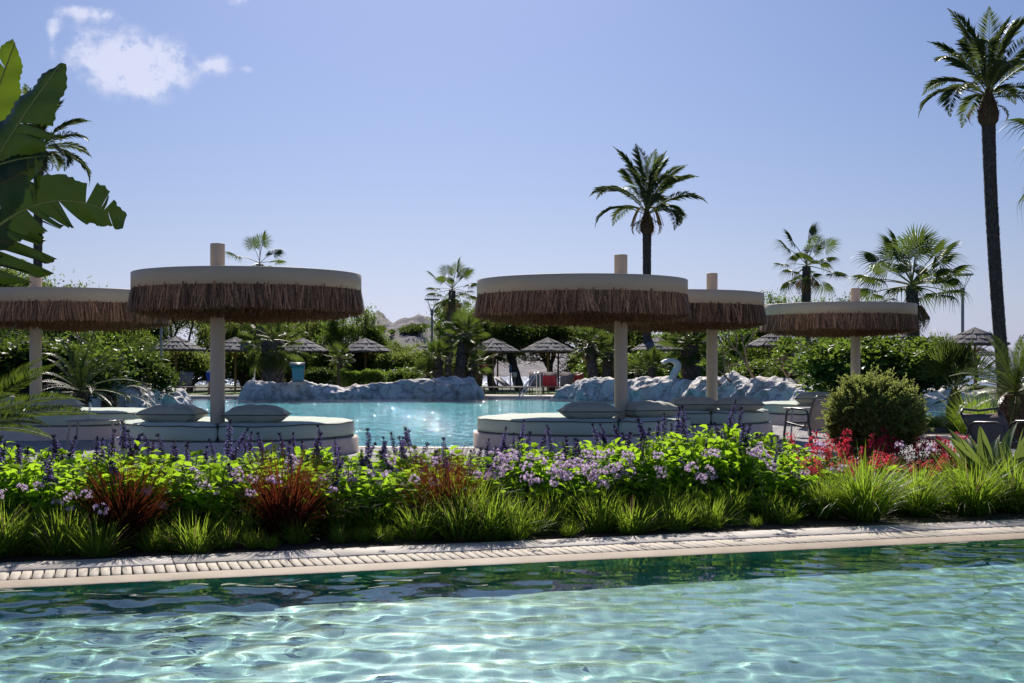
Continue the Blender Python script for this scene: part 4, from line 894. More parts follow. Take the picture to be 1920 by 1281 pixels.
def date_palm(label, u, Y, vtop, r0, lean=(0,0), n=30, sc=1.0, seed=1, bunch=False, swell=1.5, pmin=-5):
    z = CAMZ+(HZ-vtop)/F*Y; t_ = thing('date_palm', label, 'palm tree', (X_(u,Y), Y, 0), 0, 'tall date palms')
    pts = [(-lean[0]*(1-k)**1.6, -lean[1]*(1-k), z*k) for k in np.linspace(0, 1, 9)]; top = (0,0,z)
    rad = np.array([r0*1.25, r0*1.02]+[r0]*4+[r0*1.0, r0*1.05, r0*1.1])
    scaly_trunk('trunk', pts, rad, t_, sc=r0*.42, seed=seed)
    h = MB(); zz = z-.1; prof = [(r0*1.0,zz-r0*4.0),(r0*swell,zz-r0*3.0),(r0*swell*1.05,zz-r0*1.6),(r0*1.2,zz+.1),(r0*.5,zz+.55),(0,zz+.7)]
    g = np.random.default_rng(seed); lathe(h, prof, 16, var=.4)
    nb = 170; a = g.uniform(0, 6.28, nb); q = g.uniform(0, 1, nb); zz_ = zz-r0*3.6+q*(r0*3.9); rr = np.interp(q, [0,.25,.6,1], [r0*1.05, r0*swell, r0*swell, r0*1.1])
    leaves(h, np.stack([rr*np.cos(a)*.9, rr*np.sin(a)*.9, zz_], -1), np.stack([np.cos(a)*.7, np.sin(a)*.7, 0*a+.8], -1), np.stack([-np.cos(a)*.3, -np.sin(a)*.3, 0*a+1], -1), .26*r0/.3, .13*r0/.3, g.uniform(0,1,nb), 0, .1, 0)
    h.obj('leaf_base_head', MAT['fibre'], t_)
    crown(t_, (0,0,z+.1), DATE, n, 88, pmin, sc, seed)
    for k in range(4): link('dry_frond', DEADF, t_, mtx=Matrix.Translation((0,0,z-.1)) @ Matrix.Rotation(k*1.7+seed,4,'Z') @ Matrix.Rotation(R(5),4,'Y') @ Matrix.Scale(sc*.75,4))
    if bunch:
        b_ = MB(); g = np.random.default_rng(3)
        for k in range(26):
            a0 = -.4+g.normal(0,.5) if k < 18 else 2.9+g.normal(0,.3); d = np.array([math.cos(a0), math.sin(a0)]); L_ = g.uniform(.5,.85)
            tube(b_, [(d[0]*L_*x, d[1]*L_*x, z+.3+.35*math.sin(x*2.6)-1.0*x**2.4*(.6+.4*L_)) for x in np.linspace(0, 1, 7)], .014, 4)
        b_.obj('date_bunch', MAT['date'], t_)
    return t_
date_palm('date palm with orange fruit stalks rising behind the sunlit daybed canopy', 1213, 62, 408, .185, (0,0), 19, 1.32, 4, True, 1.75, 18)
date_palm('tallest date palm with a long leaning dark trunk beside the ring-topped lamp post', 1853, 46, 190, .205, (-.62,0), 22, 1.22, 9, False, 1.7, 12)
date_palm('date palm standing behind the broad torn leaves and the far daybed pole', 72, 62, 290, .19, (.1,0), 24, 1.2, 14)
def fan_palm(label, u, Y, vtop, r0, n=20, sc=1.0, seed=1, lean=(0,0), meshes=FAN, pmax=85, pmin=-35, dead=4, zbase=0, mat='palm_bark', cat='palm tree', group='fan palms around the lagoon', vbase=None, sx=.10):
    z = CAMZ+(HZ-vtop)/F*Y; t_ = thing('fan_palm', label, cat, (X_(u,Y), Y, 0), 0, group); L_ = Vector((lean[0], lean[1], 0))
    pts = [(-lean[0]*(1-k), -lean[1]*(1-k), zbase+(z-zbase)*k) for k in np.linspace(0, 1, 7)]
    scaly_trunk('trunk', pts, [r0*1.35,r0*1.1,r0,r0,r0,r0*1.05,r0*.9], t_, sc=max(sx*r0/.16, .05), seed=seed, mat=mat)
    crown(t_, (0,0,z), meshes, n, pmax, pmin, sc, seed, 'fan_leaf', .8, rise=.12)
    for k in range(dead): link('dry_leaf', FAND[0], t_, mtx=Matrix.Translation((0,0,z-.1)) @ Matrix.Rotation(k*6.28/dead+seed*1.3,4,'Z') @ Matrix.Rotation(R(42+k*7 % 20),4,'Y') @ Matrix.Scale(sc*(.75 if meshes is FAN else .38),4))
    return t_
fan_palm('fan palm whose crown shows above the biggest daybed canopy', 487, 66, 496, .17, 11, .95, 2, dead=2)
fan_palm('slender fan palm just right of the grey lamp post before the hill', 848, 60, 545, .15, 18, .80, 3, lean=(.25,0), dead=2)
fan_palm('fan palm between the half hidden canopy and the rightward one', 1512, 54, 500, .16, 18, .88, 5, dead=3)
fan_palm('broad fan palm with brown hanging leaf tips behind the smallest looking daybed', 1710, 40, 538, .17, 26, 1.06, 6, lean=(-.1,0), dead=6, pmin=-10)
fan_palm('dense dark fan palm with a thick trunk left of the blue spout', 512, 54, 640, .42, 34, .85, 7, dead=5, pmin=-55, sx=.09)
fan_palm('bright low fan palm on the rock ridge before the half covered parasol', 822, 53.5, 672, .17, 22, 1.0, 8, meshes=FANS, dead=2, pmin=-20)
fan_palm('low bushy fan palm at the foot of its taller bright neighbour', 800, 53.8, 704, .16, 18, 1.0, 18, meshes=FANS, dead=1, pmin=-10)
fan_palm('leaning fan palm with black scaly trunk at the ridge end', 872, 54, 628, .22, 24, 1.25, 9, lean=(.35,0), meshes=FANS, dead=2)
fan_palm('drooping blue-green fan palm beside the red towel on the parasol pole', 888, 54.3, 682, .18, 20, 1.15, 19, lean=(.3,0), meshes=FANS, dead=1)
fan_palm('yellowish fan palm with twin trunk behind the sunlit daybed pole', 1105, 54, 645, .20, 22, 1.2, 10, lean=(-.25,0), meshes=FANS, dead=3)
fan_palm('fan palm leaning the other way beside its yellowish twin', 1142, 54.4, 662, .19, 18, 1.1, 11, lean=(.2,0), meshes=FANS, dead=2)
fan_palm('fan palm with a fat scaly trunk between spout and daybed pole', 1292, 47, 648, .30, 30, 1.35, 12, meshes=FANS, dead=3, pmin=-35, lean=(-.15,0))
fan_palm('low green fan clump left of the white curled spout', 1222, 49, 690, .12, 20, .85, 13, meshes=FANS, dead=0, pmin=5)
fan_palm('low green fan clump farther left of the white curled spout', 1196, 50, 700, .12, 16, .7, 23, meshes=FANS, dead=0, pmin=5)
fan_palm('fan palm trunk and crown under the smallest canopy fringe', 1573, 44, 660, .24, 18, .75, 14, dead=3)
fan_palm('small palm with pale shiny leaflets before the clipped hedge', 637, 55, 672, .10, 20, .8, 15, meshes=FANS, dead=1, pmin=-40)
fan_palm('fan palm at the picture edge whose blades reach in beside the tall palm', 2085, 26, 275, .20, 22, 1.1, 16, dead=4)
fan_palm('low palmetto behind the smallest looking daybed pole', 1545, 38, 690, .14, 20, 1.2, 17, meshes=FANS, dead=1)
# young fan palm near the paving island: few big upright leaves
yp = thing('young_fan_palm', 'young fan palm with tall upright leaves on the little planting island', 'palm tree', (X_(1792,24.2), 24.2, 0), 0)
scaly_trunk('trunk', [(0,0,0),(.02,0,.35),(0,0,.72)], [.10,.085,.07], yp, sc=.06, mat='fibre')
scaly_trunk('trunk', [(-.13,.05,0),(-.12,.05,.4),(-.05,.02,.74)], [.035,.03,.03], yp, sc=.05)
YF = [fan_mesh('tall_fan_leaf', .85, .55, 30, 80+i, MAT['l_fan'], .04, .1, 1.15) for i in range(2)]
for az, pi_, s_, rx in ((1.3,84,.85,.9),(2.4,78,.9,1.3),(.4,76,.85,-.8),(5.0,80,.8,1.5),(3.4,52,.85,1.2),(-.3,48,.8,1.2),(4.2,62,.6,.1),(3.9,-8,.55,.3),(5.4,20,.5,0),(.9,60,.8,.7)):
    link('fan_leaf', random.choice(YF), yp, mtx=Matrix.Translation((0,0,.70)) @ Matrix.Rotation(az,4,'Z') @ Matrix.Rotation(-R(pi_),4,'Y') @ Matrix.Rotation(rx,4,'X') @ Matrix.Scale(s_,4))
def cycad(label, u, Y, z, n, sc, seed, meshes=CYC, r0=.2, pmax=80, pmin=-12):
    t_ = thing('cycad', label, 'cycad', (X_(u,Y), Y, 0), 0, 'cycads'); scaly_trunk('trunk', [(0,0,0),(0,0,z*.5),(0,0,z)], [r0*1.1,r0,r0*.8], t_, sc=.07, mat='fibre', seed=seed)
    crown(t_, (0,0,z), meshes, n, pmax, pmin, sc, seed, 'frond', .9, rise=.08); return t_
cycad('big dark cycad on a shaggy trunk beside the tall palm', 1905, 19.0, .78, 46, .80, 3, r0=.26)
cycad('dark cycad between the rock mound and the far daybed pole', 150, 33, .55, 30, 1.2, 5, meshes=CYCD)
cycad('cycad with silvery arching fronds at the rock mound', 205, 35, .45, 22, 1.1, 8, meshes=CYCD, pmin=5)
cycad('small cycad beside the pale lamp post', 258, 42, .95, 22, 1.15, 9, meshes=CYCD)
cycad('cycad low behind the tall pale ridge', 1490, 42, .5, 26, 1.4, 12, meshes=CYCD)
cycad('cycad behind the ball shrub', 1600, 36, .7, 26, 1.2, 16, meshes=CYCD)
# close cycad reaching in over the far daybed: fronds aimed one by one
nc = thing('cycad', 'close cycad whose golden green fronds reach across the far daybed pole', 'cycad', (X_(-95,11.6), 11.6, 0), 0, 'cycads')
scaly_trunk('trunk', [(0,0,0),(0,0,.3),(0,0,.62)], [.2,.2,.16], nc, sc=.06, mat='fibre')
for k, (az, pi_, s_, rx, mi) in enumerate(((-.1,34,.98,-1.2,0),(.12,24,1.03,-.9,1),(-.18,12,.92,-1.3,1),(.05,14,1.12,-1.1,2),(.3,44,.9,-.7,0),(-.5,30,.9,-.5,1),(.9,40,.9,0,2),(-1.2,35,.9,0,1),(1.7,50,.8,0,0),(2.6,40,.9,0,1),(-2,30,.9,0,2),(3.4,30,.9,0,1),(.6,66,.9,0,0),(-.9,60,.9,0,2),(.2,4,.8,-1.2,1))):
    link('frond', CYCN[mi], nc, mtx=Matrix.Translation((0,0,.62)) @ Matrix.Rotation(az,4,'Z') @ Matrix.Rotation(-R(pi_),4,'Y') @ Matrix.Rotation(rx*.55,4,'X') @ Matrix.Scale(s_,4))

# ------------------------------------------------------------------ branching trees
def branch_tree(seed, H, trunk_h, r0, spread, leafmat, nleaf, leafL, leafW, clump=.32, depth=4, updroop=0.0, bark='bark', nb=3, upright=.6, hang=0):
    g = np.random.default_rng(seed); tm = MB(); tips = []
    def grow(p, d, L, r, lv):
        k = 5; pts = [p]; dd = d.copy()
        for i in range(k):
            dd = dd + g.normal(0, .12, 3) + np.array([0,0,.04*upright]); dd /= np.linalg.norm(dd); pts.append(pts[-1]+dd*L/k)
        tube(tm, pts, np.linspace(r, r*.62, k+1), 7 if lv < 2 else 4, False, .5)
        if lv >= depth-2: tips.extend(pts[2:] if lv >= depth-1 else pts[4:])
        if lv == depth: return
        for j in range(nb if lv else nb+1):
            a = g.uniform(0, 6.28); tilt = g.uniform(.35, .85)*spread; ax = nrm(np.cross(dd, np.array([math.cos(a), math.sin(a), .3]))); nd = dd*math.cos(tilt)+ax*math.sin(tilt); nd[2] += .12*upright; nd /= np.linalg.norm(nd)
            grow(pts[-1] if j < 2 else pts[-2], nd, L*g.uniform(.62, .85), r*.58, lv+1)
    for q in range(2 if r0 < .2 else 1):
        a = g.uniform(0, 6.28); grow(np.array([.12*q,0,0.]), nrm(np.array([math.cos(a)*.25, math.sin(a)*.25, 1.])), trunk_h, r0, 0)
    tips = np.array(tips); sc_ = H/tips[:,2].max()
    tm.v = [v*sc_ for v in tm.v]; tips = tips*sc_
    cm_ = MB(); ti = tips[g.integers(0, len(tips), nleaf)]; off = g.normal(0, 1, (nleaf, 3))*np.array([clump, clump, clump*.7])
    pos = ti+off*g.uniform(.2, 1, (nleaf,1)); pos[:,2] = np.maximum(pos[:,2], .15)
    d = rdir(nleaf, -.6, 1) + np.array([0,0,.5-hang*1.5])
    cval = np.clip(.5+.25*np.array([mnoise.noise(Vector(p*1.3)) for p in pos])*2+g.normal(0,.16,nleaf), 0, 1)
    leaves(cm_, pos, d, rdir(nleaf)+np.array([0,0,.6]), leafL*g.uniform(.6,1.4,nleaf), leafW*g.uniform(.7,1.3,nleaf), cval, 0, .1, .2)
    return tm.mesh('tree_trunk', MAT[bark], True), cm_.mesh('tree_crown', MAT[leafmat])
TAM = [branch_tree(101+i, 4.4, 1.2, .17, 1.0, 'l_tree', 15000, .16, .045, .36, 4, upright=.9) for i in range(4)]
DRK = [branch_tree(201+i, 4.2, 1.3, .22, 1.0, 'l_dark', 16000, .13, .065, .40, 4) for i in range(2)]
MID = [branch_tree(301+i, 4.0, 1.1, .16, 1.0, 'l_mid', 12000, .13, .06, .34, 4, upright=.8) for i in range(2)]
def tree(label, var, u, Y, vtop, seed, H0=4.3, wide=1.0, name='tree', cat='tree', group='trees beyond the lagoon'):
    z = CAMZ+(HZ-vtop)/F*Y; s_ = z/H0; g = random.Random(seed); t_ = thing(name, label, cat, (X_(u,Y), Y, -.03), g.uniform(0, 6.28), group, (s_*wide, s_*wide, s_))
    link('trunk', var[0], t_); link('crown', var[1], t_); return t_
TR = [(DRK,10,46,600,1.2,'dark glossy tree at the picture edge behind the far daybed'),(DRK,118,50,516,1.0,'dark glossy tree whose top shows above the far canopy'),(TAM,60,64,506,1.0,'feathery grey green tree behind the far date palm'),
 (MID,185,56,585,1.1,'olive green tree behind the bare frangipani near the far canopy'),(TAM,262,66,575,1.0,'wispy tree behind the pale lamp post'),(TAM,335,68,572,1.0,'wispy tree behind the pair of parasols beside the pale lamp post'),
 (TAM,400,70,580,1.0,'wispy tree right behind the biggest daybed pole'),(TAM,462,70,585,1.0,'wispy tree behind the thick scaly trunk'),(TAM,540,71,588,1.05,'wispy tree above the blue spout'),
 (TAM,610,69,596,1.0,'wispy tree filling the gap under the biggest canopy rim'),(MID,655,66,566,.8,'darker tree topping the row beside the rocky hill'),(TAM,735,72,640,1.2,'low wispy tree in front of the rocky hill'),
 (TAM,790,74,645,1.1,'lowest wispy tree below the grey lamp post'),(MID,893,72,540,.8,'tall loose tree just right of the slender fan palm'),(TAM,925,66,590,1.0,'leafy tree over the double pole parasol'),
 (DRK,975,66,575,1.0,'dark tree between the double pole parasol and the coral towel'),(TAM,1035,68,588,1.0,'wispy tree above the coral towel parasol'),(DRK,1090,68,590,1.0,'dark tree behind the yellowish fan palm'),
 (TAM,1165,70,590,1.0,'wispy tree behind the sunlit daybed pole'),(MID,1225,72,600,1.0,'leafy tree above the white curled spout'),(MID,1350,62,590,.95,'leafy tree behind the half hidden daybed pole'),
 (TAM,1405,66,600,.95,'wispy tree behind the frangipani'),(MID,1492,66,538,.8,'light green tree peeping above the gap between two canopies'),(DRK,1620,60,560,.8,'tree top showing just above the smallest canopy'),
 (TAM,-60,60,540,1.0,'wispy tree outside the far edge of the garden')]
for i, (vr, u, Y, vt, wd, lb) in enumerate(TR): tree(lb, vr[i % len(vr)], u, Y, vt, i, wide=wd)
pgx = random.Random(4); LOWB = [branch_tree(411+i, 2.0, .30, .06, 1.1, 'l_tree', 9000, .15, .045, .28, 4, upright=.9) for i in range(2)]
tb = branch_tree(401, 1.3, .28, .05, 1.2, 'l_mid', 16000, .085, .048, .17, 4); tb2 = branch_tree(402, 1.3, .25, .05, 1.2, 'l_dark', 16000, .085, .045, .16, 4)
SH = [(tb,1655,33,628,1.5,'large round glossy shrub behind the ball shrub'),(tb2,1705,34,640,1.3,'dark glossy shrub beside the large round one'),(tb2,215,40,655,1.3,'rounded dark shrub above the bluish rock mound'),(tb2,268,43,664,1.0,'smaller dark shrub at the pale lamp post foot'),
 (tb2,60,36,640,1.9,'dark tangled shrub behind the far daybed pole'),(tb2,5,38,645,1.9,'dark shrub filling the picture edge behind the far daybed'),(tb,130,39,650,1.5,'greener shrub in the shade behind the dark cycad'),(tb,1420,46,676,1.6,'leafy shrub behind the tall pale ridge left of the frangipani'),
 (tb2,1515,43,672,1.5,'dark leafy shrub right of the frangipani foot'),(tb2,1570,40,668,1.5,'dark leafy shrub under the smallest canopy'),(tb,1345,50,672,1.5,'green shrub behind the half hidden daybed pole'),(tb,1178,56,664,1.7,'green shrub right of the sunlit daybed pole'),
 (tb2,600,58,690,1.2,'spiky dark shrub between blue spout and clipped hedge'),(tb,760,57,690,1.5,'green shrub on the far side of the ridge left of the bright fan palm'),(tb,1700,62,632,1.2,'pale shrub against the sky left of the young fan palm'),(tb,1755,60,634,1.1,'pale shrub against the sky behind the young fan palm')]
for i, (vr, u, Y, vt, wd, lb) in enumerate(SH): tree(lb, vr, u, Y, vt, 50+i, 1.35, wd, 'shrub', 'shrub', 'shrubs around the lagoon')
# clipped hedge behind the ridge
def box_hedge(label, u0, u1, Y, v, seed, cat='hedge'):
    x0, x1 = X_(u0,Y), X_(u1,Y); h = CAMZ+(HZ-v)/F*Y; g = np.random.default_rng(seed); n = 9000; t_ = thing('clipped_hedge', label, cat, ((x0+x1)/2, Y, 0)); w = x1-x0
    p = np.stack([g.uniform(-w/2,w/2,n), g.uniform(-.6,.6,n), h*(1-g.beta(1,3,n))], -1); k = p[:,2] > h-.1; p[:,2] += .05*np.sin(p[:,0]*5)+.04*np.sin(p[:,0]*13)
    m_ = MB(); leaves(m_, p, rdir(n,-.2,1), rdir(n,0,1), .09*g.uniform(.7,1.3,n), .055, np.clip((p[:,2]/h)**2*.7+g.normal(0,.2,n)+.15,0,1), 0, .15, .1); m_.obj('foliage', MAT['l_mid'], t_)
    m_ = MB(); 
    for k in range(9): tube(m_, [(w*(k/8-.5)*.9,0,0),(w*(k/8-.5)*.92,.05,h*.8)], .03, 5)
    m_.obj('stems', MAT['bark'], t_)
UG = ['behind the bluish rock mound','behind the beige lounger back','beneath the wispy trees right of the biggest daybed pole','beside the thick scaly trunk','left of the blue spout','right of the blue spout','behind the lone parasol pole','right of the lone parasol pole','under the lowest wispy tree','behind the half covered parasol','left of the double pole parasol','behind the coral towel','right of the sunlit daybed pole','behind the white curled spout','behind the half hidden daybed pole','behind the frangipani stems','beyond the large round shrub']
for i, u in enumerate((268,345,405,465,528,590,650,705,765,825,890,1120,1190,1255,1325,1395,1640)): tree('feathery low tamarisk bush '+UG[i], LOWB[i % 2], u+pgx.uniform(-8,8), 64+pgx.uniform(-2,5), 660+pgx.uniform(-14,10), 90+i, 2.0, 1.35, 'tamarisk_bush', 'shrub', 'low tamarisk bushes below the trees')
box_hedge('low clipped hedge with bright top behind the rock ridge', 641, 722, 54.6, 697, 4)
# rocky hill far off with scrub
hill = MB(); nx_, ny_ = 240, 60; V = []
HP = [(560,640),(640,628),(690,606),(700,592),(716,594),(728,606),(742,616),(756,612),(765,608),(776,602),(790,598),(800,604),(815,612),(835,622),(860,634),(900,648),(1000,660),(1100,668)]
HU = [p[0] for p in HP]; HV = [p[1] for p in HP]
for j in range(ny_):
    Yh = 620+j*6; f = math.sin(math.pi*min(1, j/(ny_-1)*1.0))**.8
    for i in range(nx_):
        u = 560+i*(540/(nx_-1)); xh = X_(u, 800); top = CAMZ+(HZ-np.interp(u, HU, HV))/F*800; n_ = mnoise.fractal(Vector((xh*.05, Yh*.05, 3)), 1.0, 2.2, 6)*5+mnoise.noise(Vector((xh*.22, Yh*.22, 1)))*1.6; V.append([xh, Yh, -3+(top+3)*f + n_*f])
ii = np.arange(nx_*ny_).reshape(ny_, nx_); hill.add(V, np.stack([ii[:-1,:-1], ii[:-1,1:], ii[1:,1:], ii[1:,:-1]], -1).reshape(-1,4))
ho = hill.obj('hill', surf('grey_limestone_hill', (.20,.185,.19), (.36,.33,.33), .12, .95, .6, .9, c3=(.27,.245,.25), bdist=1.5), smooth=True); tag(ho, None, None, None, 'structure')
g = np.random.default_rng(8); hb = MB()
for (u, v, su, sv_, n) in ((775,617,14,7,2600),(762,621,10,5,1500),(715,617,6,5,700),(795,612,8,3,600),(735,622,5,3,400)):
    Yc = 700; us = g.normal(u, su*.55, n); vs_ = v+g.normal(0, sv_*.5, n); Ys = Yc+g.normal(0, 6, n); pos = np.stack([(us-960)/F*Ys, Ys, CAMZ-(vs_-HZ)/F*Ys], -1)
    leaves(hb, pos, rdir(n), rdir(n), 1.1, .8, g.uniform(0,.5,n), 0, .1, 0)
hbo = hb.obj('hill_scrub', MAT['l_dark']); tag(hbo, None, None, None, 'stuff')
# frangipani: thick forking bare branches
def frangipani(label, u, Y, vtop, seed, nleaf=500, wide=1):
    g = np.random.default_rng(seed); H_ = CAMZ+(HZ-vtop)/F*Y; tm = MB(); tips = []
    def grow(p, d, L, r, lv):
        pts = [p]; dd = d.copy()
        for i in range(4): dd = nrm(dd+g.normal(0,.10,3)+np.array([0,0,.10])); pts.append(pts[-1]+dd*L/4)
        tube(tm, pts, np.linspace(r, r*.8, 5), 7, True, .5)
        if lv == 5: tips.append(pts[-1]); return
        nb_ = 2 if g.random() < .6 else 3; a0 = g.uniform(0, 6.28)
        for j in range(nb_):
            a = a0+j*6.28/nb_; e1 = nrm(np.cross(dd, [0,0,1.])+1e-6); e2 = np.cross(dd, e1); nd = nrm(dd*.72+(e1*math.cos(a)+e2*math.sin(a))*.62*wide+np.array([0,0,.12])); grow(pts[-1], nd, L*g.uniform(.68,.9), r*.74, lv+1)
    grow(np.zeros(3), np.array([.05,0,1.]), .7, .085, 0); grow(np.array([.05,0,0]), nrm(np.array([-.9,0,.75])), 1.1, .08, 1)
    zs = max(t[2] for t in tips); s_ = H_/zs; tm.v = [v*s_ for v in tm.v]; tips = np.array(tips)*s_
    t_ = thing('frangipani', label, 'tree', (X_(u,Y), Y, 0), 0, 'bare branched frangipanis'); tm.obj('trunk', MAT['pale_bark'], t_, smooth=True)
    lm = MB(); pos = tips[g.integers(0,len(tips),nleaf)]+g.normal(0,.05,(nleaf,3)); leaves(lm, pos, rdir(nleaf,-.2,1), rdir(nleaf,0,1), .20, .06, g.uniform(0,1,nleaf), 0, .15, .3); lm.obj('crown', MAT['l_mid'], t_)
frangipani('bare branched frangipani with a leaning tan trunk behind the tall pale ridge', 1465, 41, 604, 3)
frangipani('tangled frangipani above the rounded dark shrub near the far canopy', 208, 44, 600, 9, 900, 1.2)

# ------------------------------------------------------------------ ball shrub on a stem
bs = thing('ball_shrub', 'clipped thuja ball on a short stem among the crimson flowers', 'shrub', (X_(1640,12.4), 12.4, 0))
g = np.random.default_rng(12); tk = MB(); tips = []
def tgrow(p, d, L, r, lv):
    pts = [p]; dd = d.copy()
    for i in range(3): dd = nrm(dd+g.normal(0,.16,3)); pts.append(pts[-1]+dd*L/3)
    tube(tk, pts, np.linspace(r, r*.6, 4), 7 if lv < 2 else 4, False)
    if lv == 4: return
    for j in range(4 if lv < 2 else 3): tgrow(pts[-1] if j else pts[-2], nrm(dd+rdir(1,-.4,.8)[0]*1.1), L*.72, r*.55, lv+1)
tube(tk, [(-.075,0,-.02),(-.08,0,.12),(-.06,.01,.30),(-.03,0,.42)], [.055,.048,.05,.052], 12)
for k in range(5): tgrow(np.array([-.04,0,.40]), nrm(np.array([math.cos(k*1.26), math.sin(k*1.26), .75])), .22, .03, 1)
tk.obj('trunk', MAT['twig'], bs, smooth=True)
n = 30000; d = rdir(n); bump_ = np.array([1+.24*mnoise.noise(Vector(q*1.9+np.array([3,1,2])))+.13*mnoise.noise(Vector(q*4.7)) for q in d])
rad = bump_*(1-g.beta(1,5,n)*.42); pos = d*rad[:,None]*np.array([.415,.40,.375]); pos[:,2] = np.where(pos[:,2] < 0, pos[:,2]*.95, pos[:,2]); keep = ~((pos[:,2] < -.18) & (g.random(n) < .35+.5*(1-np.hypot(pos[:,0],pos[:,1])/.5)))
pos = pos[keep]+np.array([0,0,.68]); dk_ = d[keep]; m_ = len(pos)
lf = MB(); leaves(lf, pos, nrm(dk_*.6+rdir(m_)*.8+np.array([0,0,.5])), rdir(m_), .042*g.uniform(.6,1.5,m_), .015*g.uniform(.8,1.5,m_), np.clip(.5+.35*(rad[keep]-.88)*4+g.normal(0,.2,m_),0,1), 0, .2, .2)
sp_n = 420; sd_ = rdir(sp_n, -.3, 1)
for q in sd_:   # loose sprigs breaking the outline
    L_ = g.uniform(.04,.16); b0 = q*np.array([.415,.40,.375])*.97+np.array([0,0,.68]); k = 14; s_ = np.linspace(0,1,k)[:,None]; pp = b0+q*L_*s_; leaves(lf, pp, q+rdir(k)*.9, rdir(k), .034, .013, g.uniform(.4,.95,k), 0, .2, .2)
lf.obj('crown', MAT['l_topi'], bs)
# spindly outer growth of bare twigs inside
tw = MB(); n = 900; d = rdir(n,-.8,.6)
for q in d[:420]: tube(tw, [tuple(q*np.array([.22,.2,.2])+np.array([-.02,0,.62])), tuple(q*np.array([.44,.4,.37])+np.array([0,0,.68]))], [.005,.002], 3, False, g.random())
tw.obj('twigs', MAT['twig'], bs)

# ================================================================== FLOWER BED PLANTS
def bed_pt(u, t):        # point of the bed at edge distance t behind the coping, seen near pixel column u
    k = (u-960)/F; # solve P0 + s*e_s - t*e_t on ray x = k*y
    s = (k*(P0.y - t*e_t.y) - (P0.x - t*e_t.x))/(e_s.x - k*e_s.y); q = ST(s, -t); return q
def salvia_mesh(seed, h=.50, w=.31, nst=46, red=False):
    g = np.random.default_rng(seed); lm, sm, tops = MB(), MB(), []
    for k in range(nst):
        a = g.uniform(0, 6.28); rr = w*math.sqrt(g.uniform(0,1)); b0 = np.array([rr*.35*math.cos(a), rr*.35*math.sin(a), 0]); hh = h*g.uniform(.72, 1.05)*(1-.22*(rr/w)**2); e0 = np.array([rr*math.cos(a)*1.15, rr*math.sin(a)*1.15, hh])
        m = 8; s_ = np.linspace(0,1,m)[:,None]; pts = b0*(1-s_)+e0*s_; pts[:,:2] = b0[:2]+(e0-b0)[:2]*s_**1.5; tube(sm, pts, .0035, 3, False, g.random()); tops.append(pts[-1])
        nl = 24 if not red else 26; t_ = np.repeat(np.linspace(.15, 1.0, nl//2), 2); ph = np.tile([0, math.pi], nl//2)+np.repeat(np.arange(nl//2), 2)*1.57+a; cpos = np.stack([np.interp(t_, s_[:,0], pts[:,i]) for i in range(3)], -1)
        size = (.100 if not red else .036)*np.clip(1.15-.45*t_,.5,1.1)*g.uniform(.75,1.2,nl); dd = np.stack([np.cos(ph), np.sin(ph), np.full(nl,.10)+g.normal(0,.35,nl)+.3*(t_>.9)], -1)
        st = cpos+nrm(dd)*size[:,None]*.25; leaves6(lm, st, dd, np.tile([0,0,1.],(nl,1))+g.normal(0,.55,(nl,3)), size, size*.64, np.clip(g.uniform(0,1,nl)*.55+t_*.4,0,1), 0, .10, .35)
    return lm.mesh('salvia_foliage', MAT['l_red' if red else 'l_salvia']), sm.mesh('salvia_stems', MAT['dstem']), tops
def spike_mesh(seed, L, red=False):
    g = np.random.default_rng(seed); mb = MB(); bend = g.normal(0,.07,2); n = 12
    c = lambda s: np.array([bend[0]*s*s*L*2, bend[1]*s*s*L*2, L*s]); tube(mb, [c(s) for s in np.linspace(0,1,7)], .0022, 3, False, .5, 2)
    for k in range(13):
        s = .34+.64*k/12; p = c(s); m = 9 if s < .86 else 6; sz = .0145*(1.15-.6*(s-.34)); ph = g.uniform(0,6.28)+np.arange(m)*6.28/m; d = np.stack([np.cos(ph), np.sin(ph), np.full(m,.5)+g.normal(0,.25,m)], -1)
        leaves(mb, np.tile(p,(m,1))+d*.003, d, np.tile([0,0,1.],(m,1)), sz*1.15, sz*.75, g.uniform(0,.8,m), 1 if not red else 0, .3, .1)
        if s < .90: 
            m2 = 6; ph = g.uniform(0,6.28,m2); d = np.stack([np.cos(ph), np.sin(ph), g.normal(.15,.3,m2)], -1); leaves(mb, np.tile(p,(m2,1))+nrm(d)*sz*.8, d, np.tile([0,0,1.],(m2,1)), sz*1.1, sz*1.0, g.uniform(.2,1,m2), 0, .35, .4)
    tip = c(1.0); leaves(mb, np.tile(tip-np.array([0,0,.02]),(6,1)), rdir(6,.7,1), rdir(6,-.2,.2), .03, .009, .2, 1, .3, 0)
    return mb.mesh('flower_spike', [MAT['p_violet'], MAT['p_dark'], MAT['dstem']])
def red_spike(seed, L):
    g = np.random.default_rng(seed); mb = MB(); bend = g.normal(0,.12,2); c = lambda s: np.array([bend[0]*s*s*L*2, bend[1]*s*s*L*2, L*s]); tube(mb, [c(s) for s in np.linspace(0,1,5)], .0018, 3, False, .5, 1)
    for k in range(7):
        p = c(.3+.7*k/6); m = 3; ph = g.uniform(0,6.28,m); d = np.stack([np.cos(ph), np.sin(ph), g.normal(.25,.3,m)], -1)
        leaves(mb, np.tile(p,(m,1)), d, np.tile([0,0,1.],(m,1)), .030, .010, g.uniform(0,1,m), 0, .3, 0)
        e_ = p+nrm(d)*.024; leaves(mb, e_, d+np.array([0,0,-.9]), d, .026, .022, g.uniform(0,1,m), 0, .1, .2); leaves(mb, e_, d+np.array([0,0,.7]), d, .014, .012, g.uniform(0,1,m), 0, .1, .2)
    return mb.mesh('flower_spike', [MAT['p_red'], MAT['dstem']])
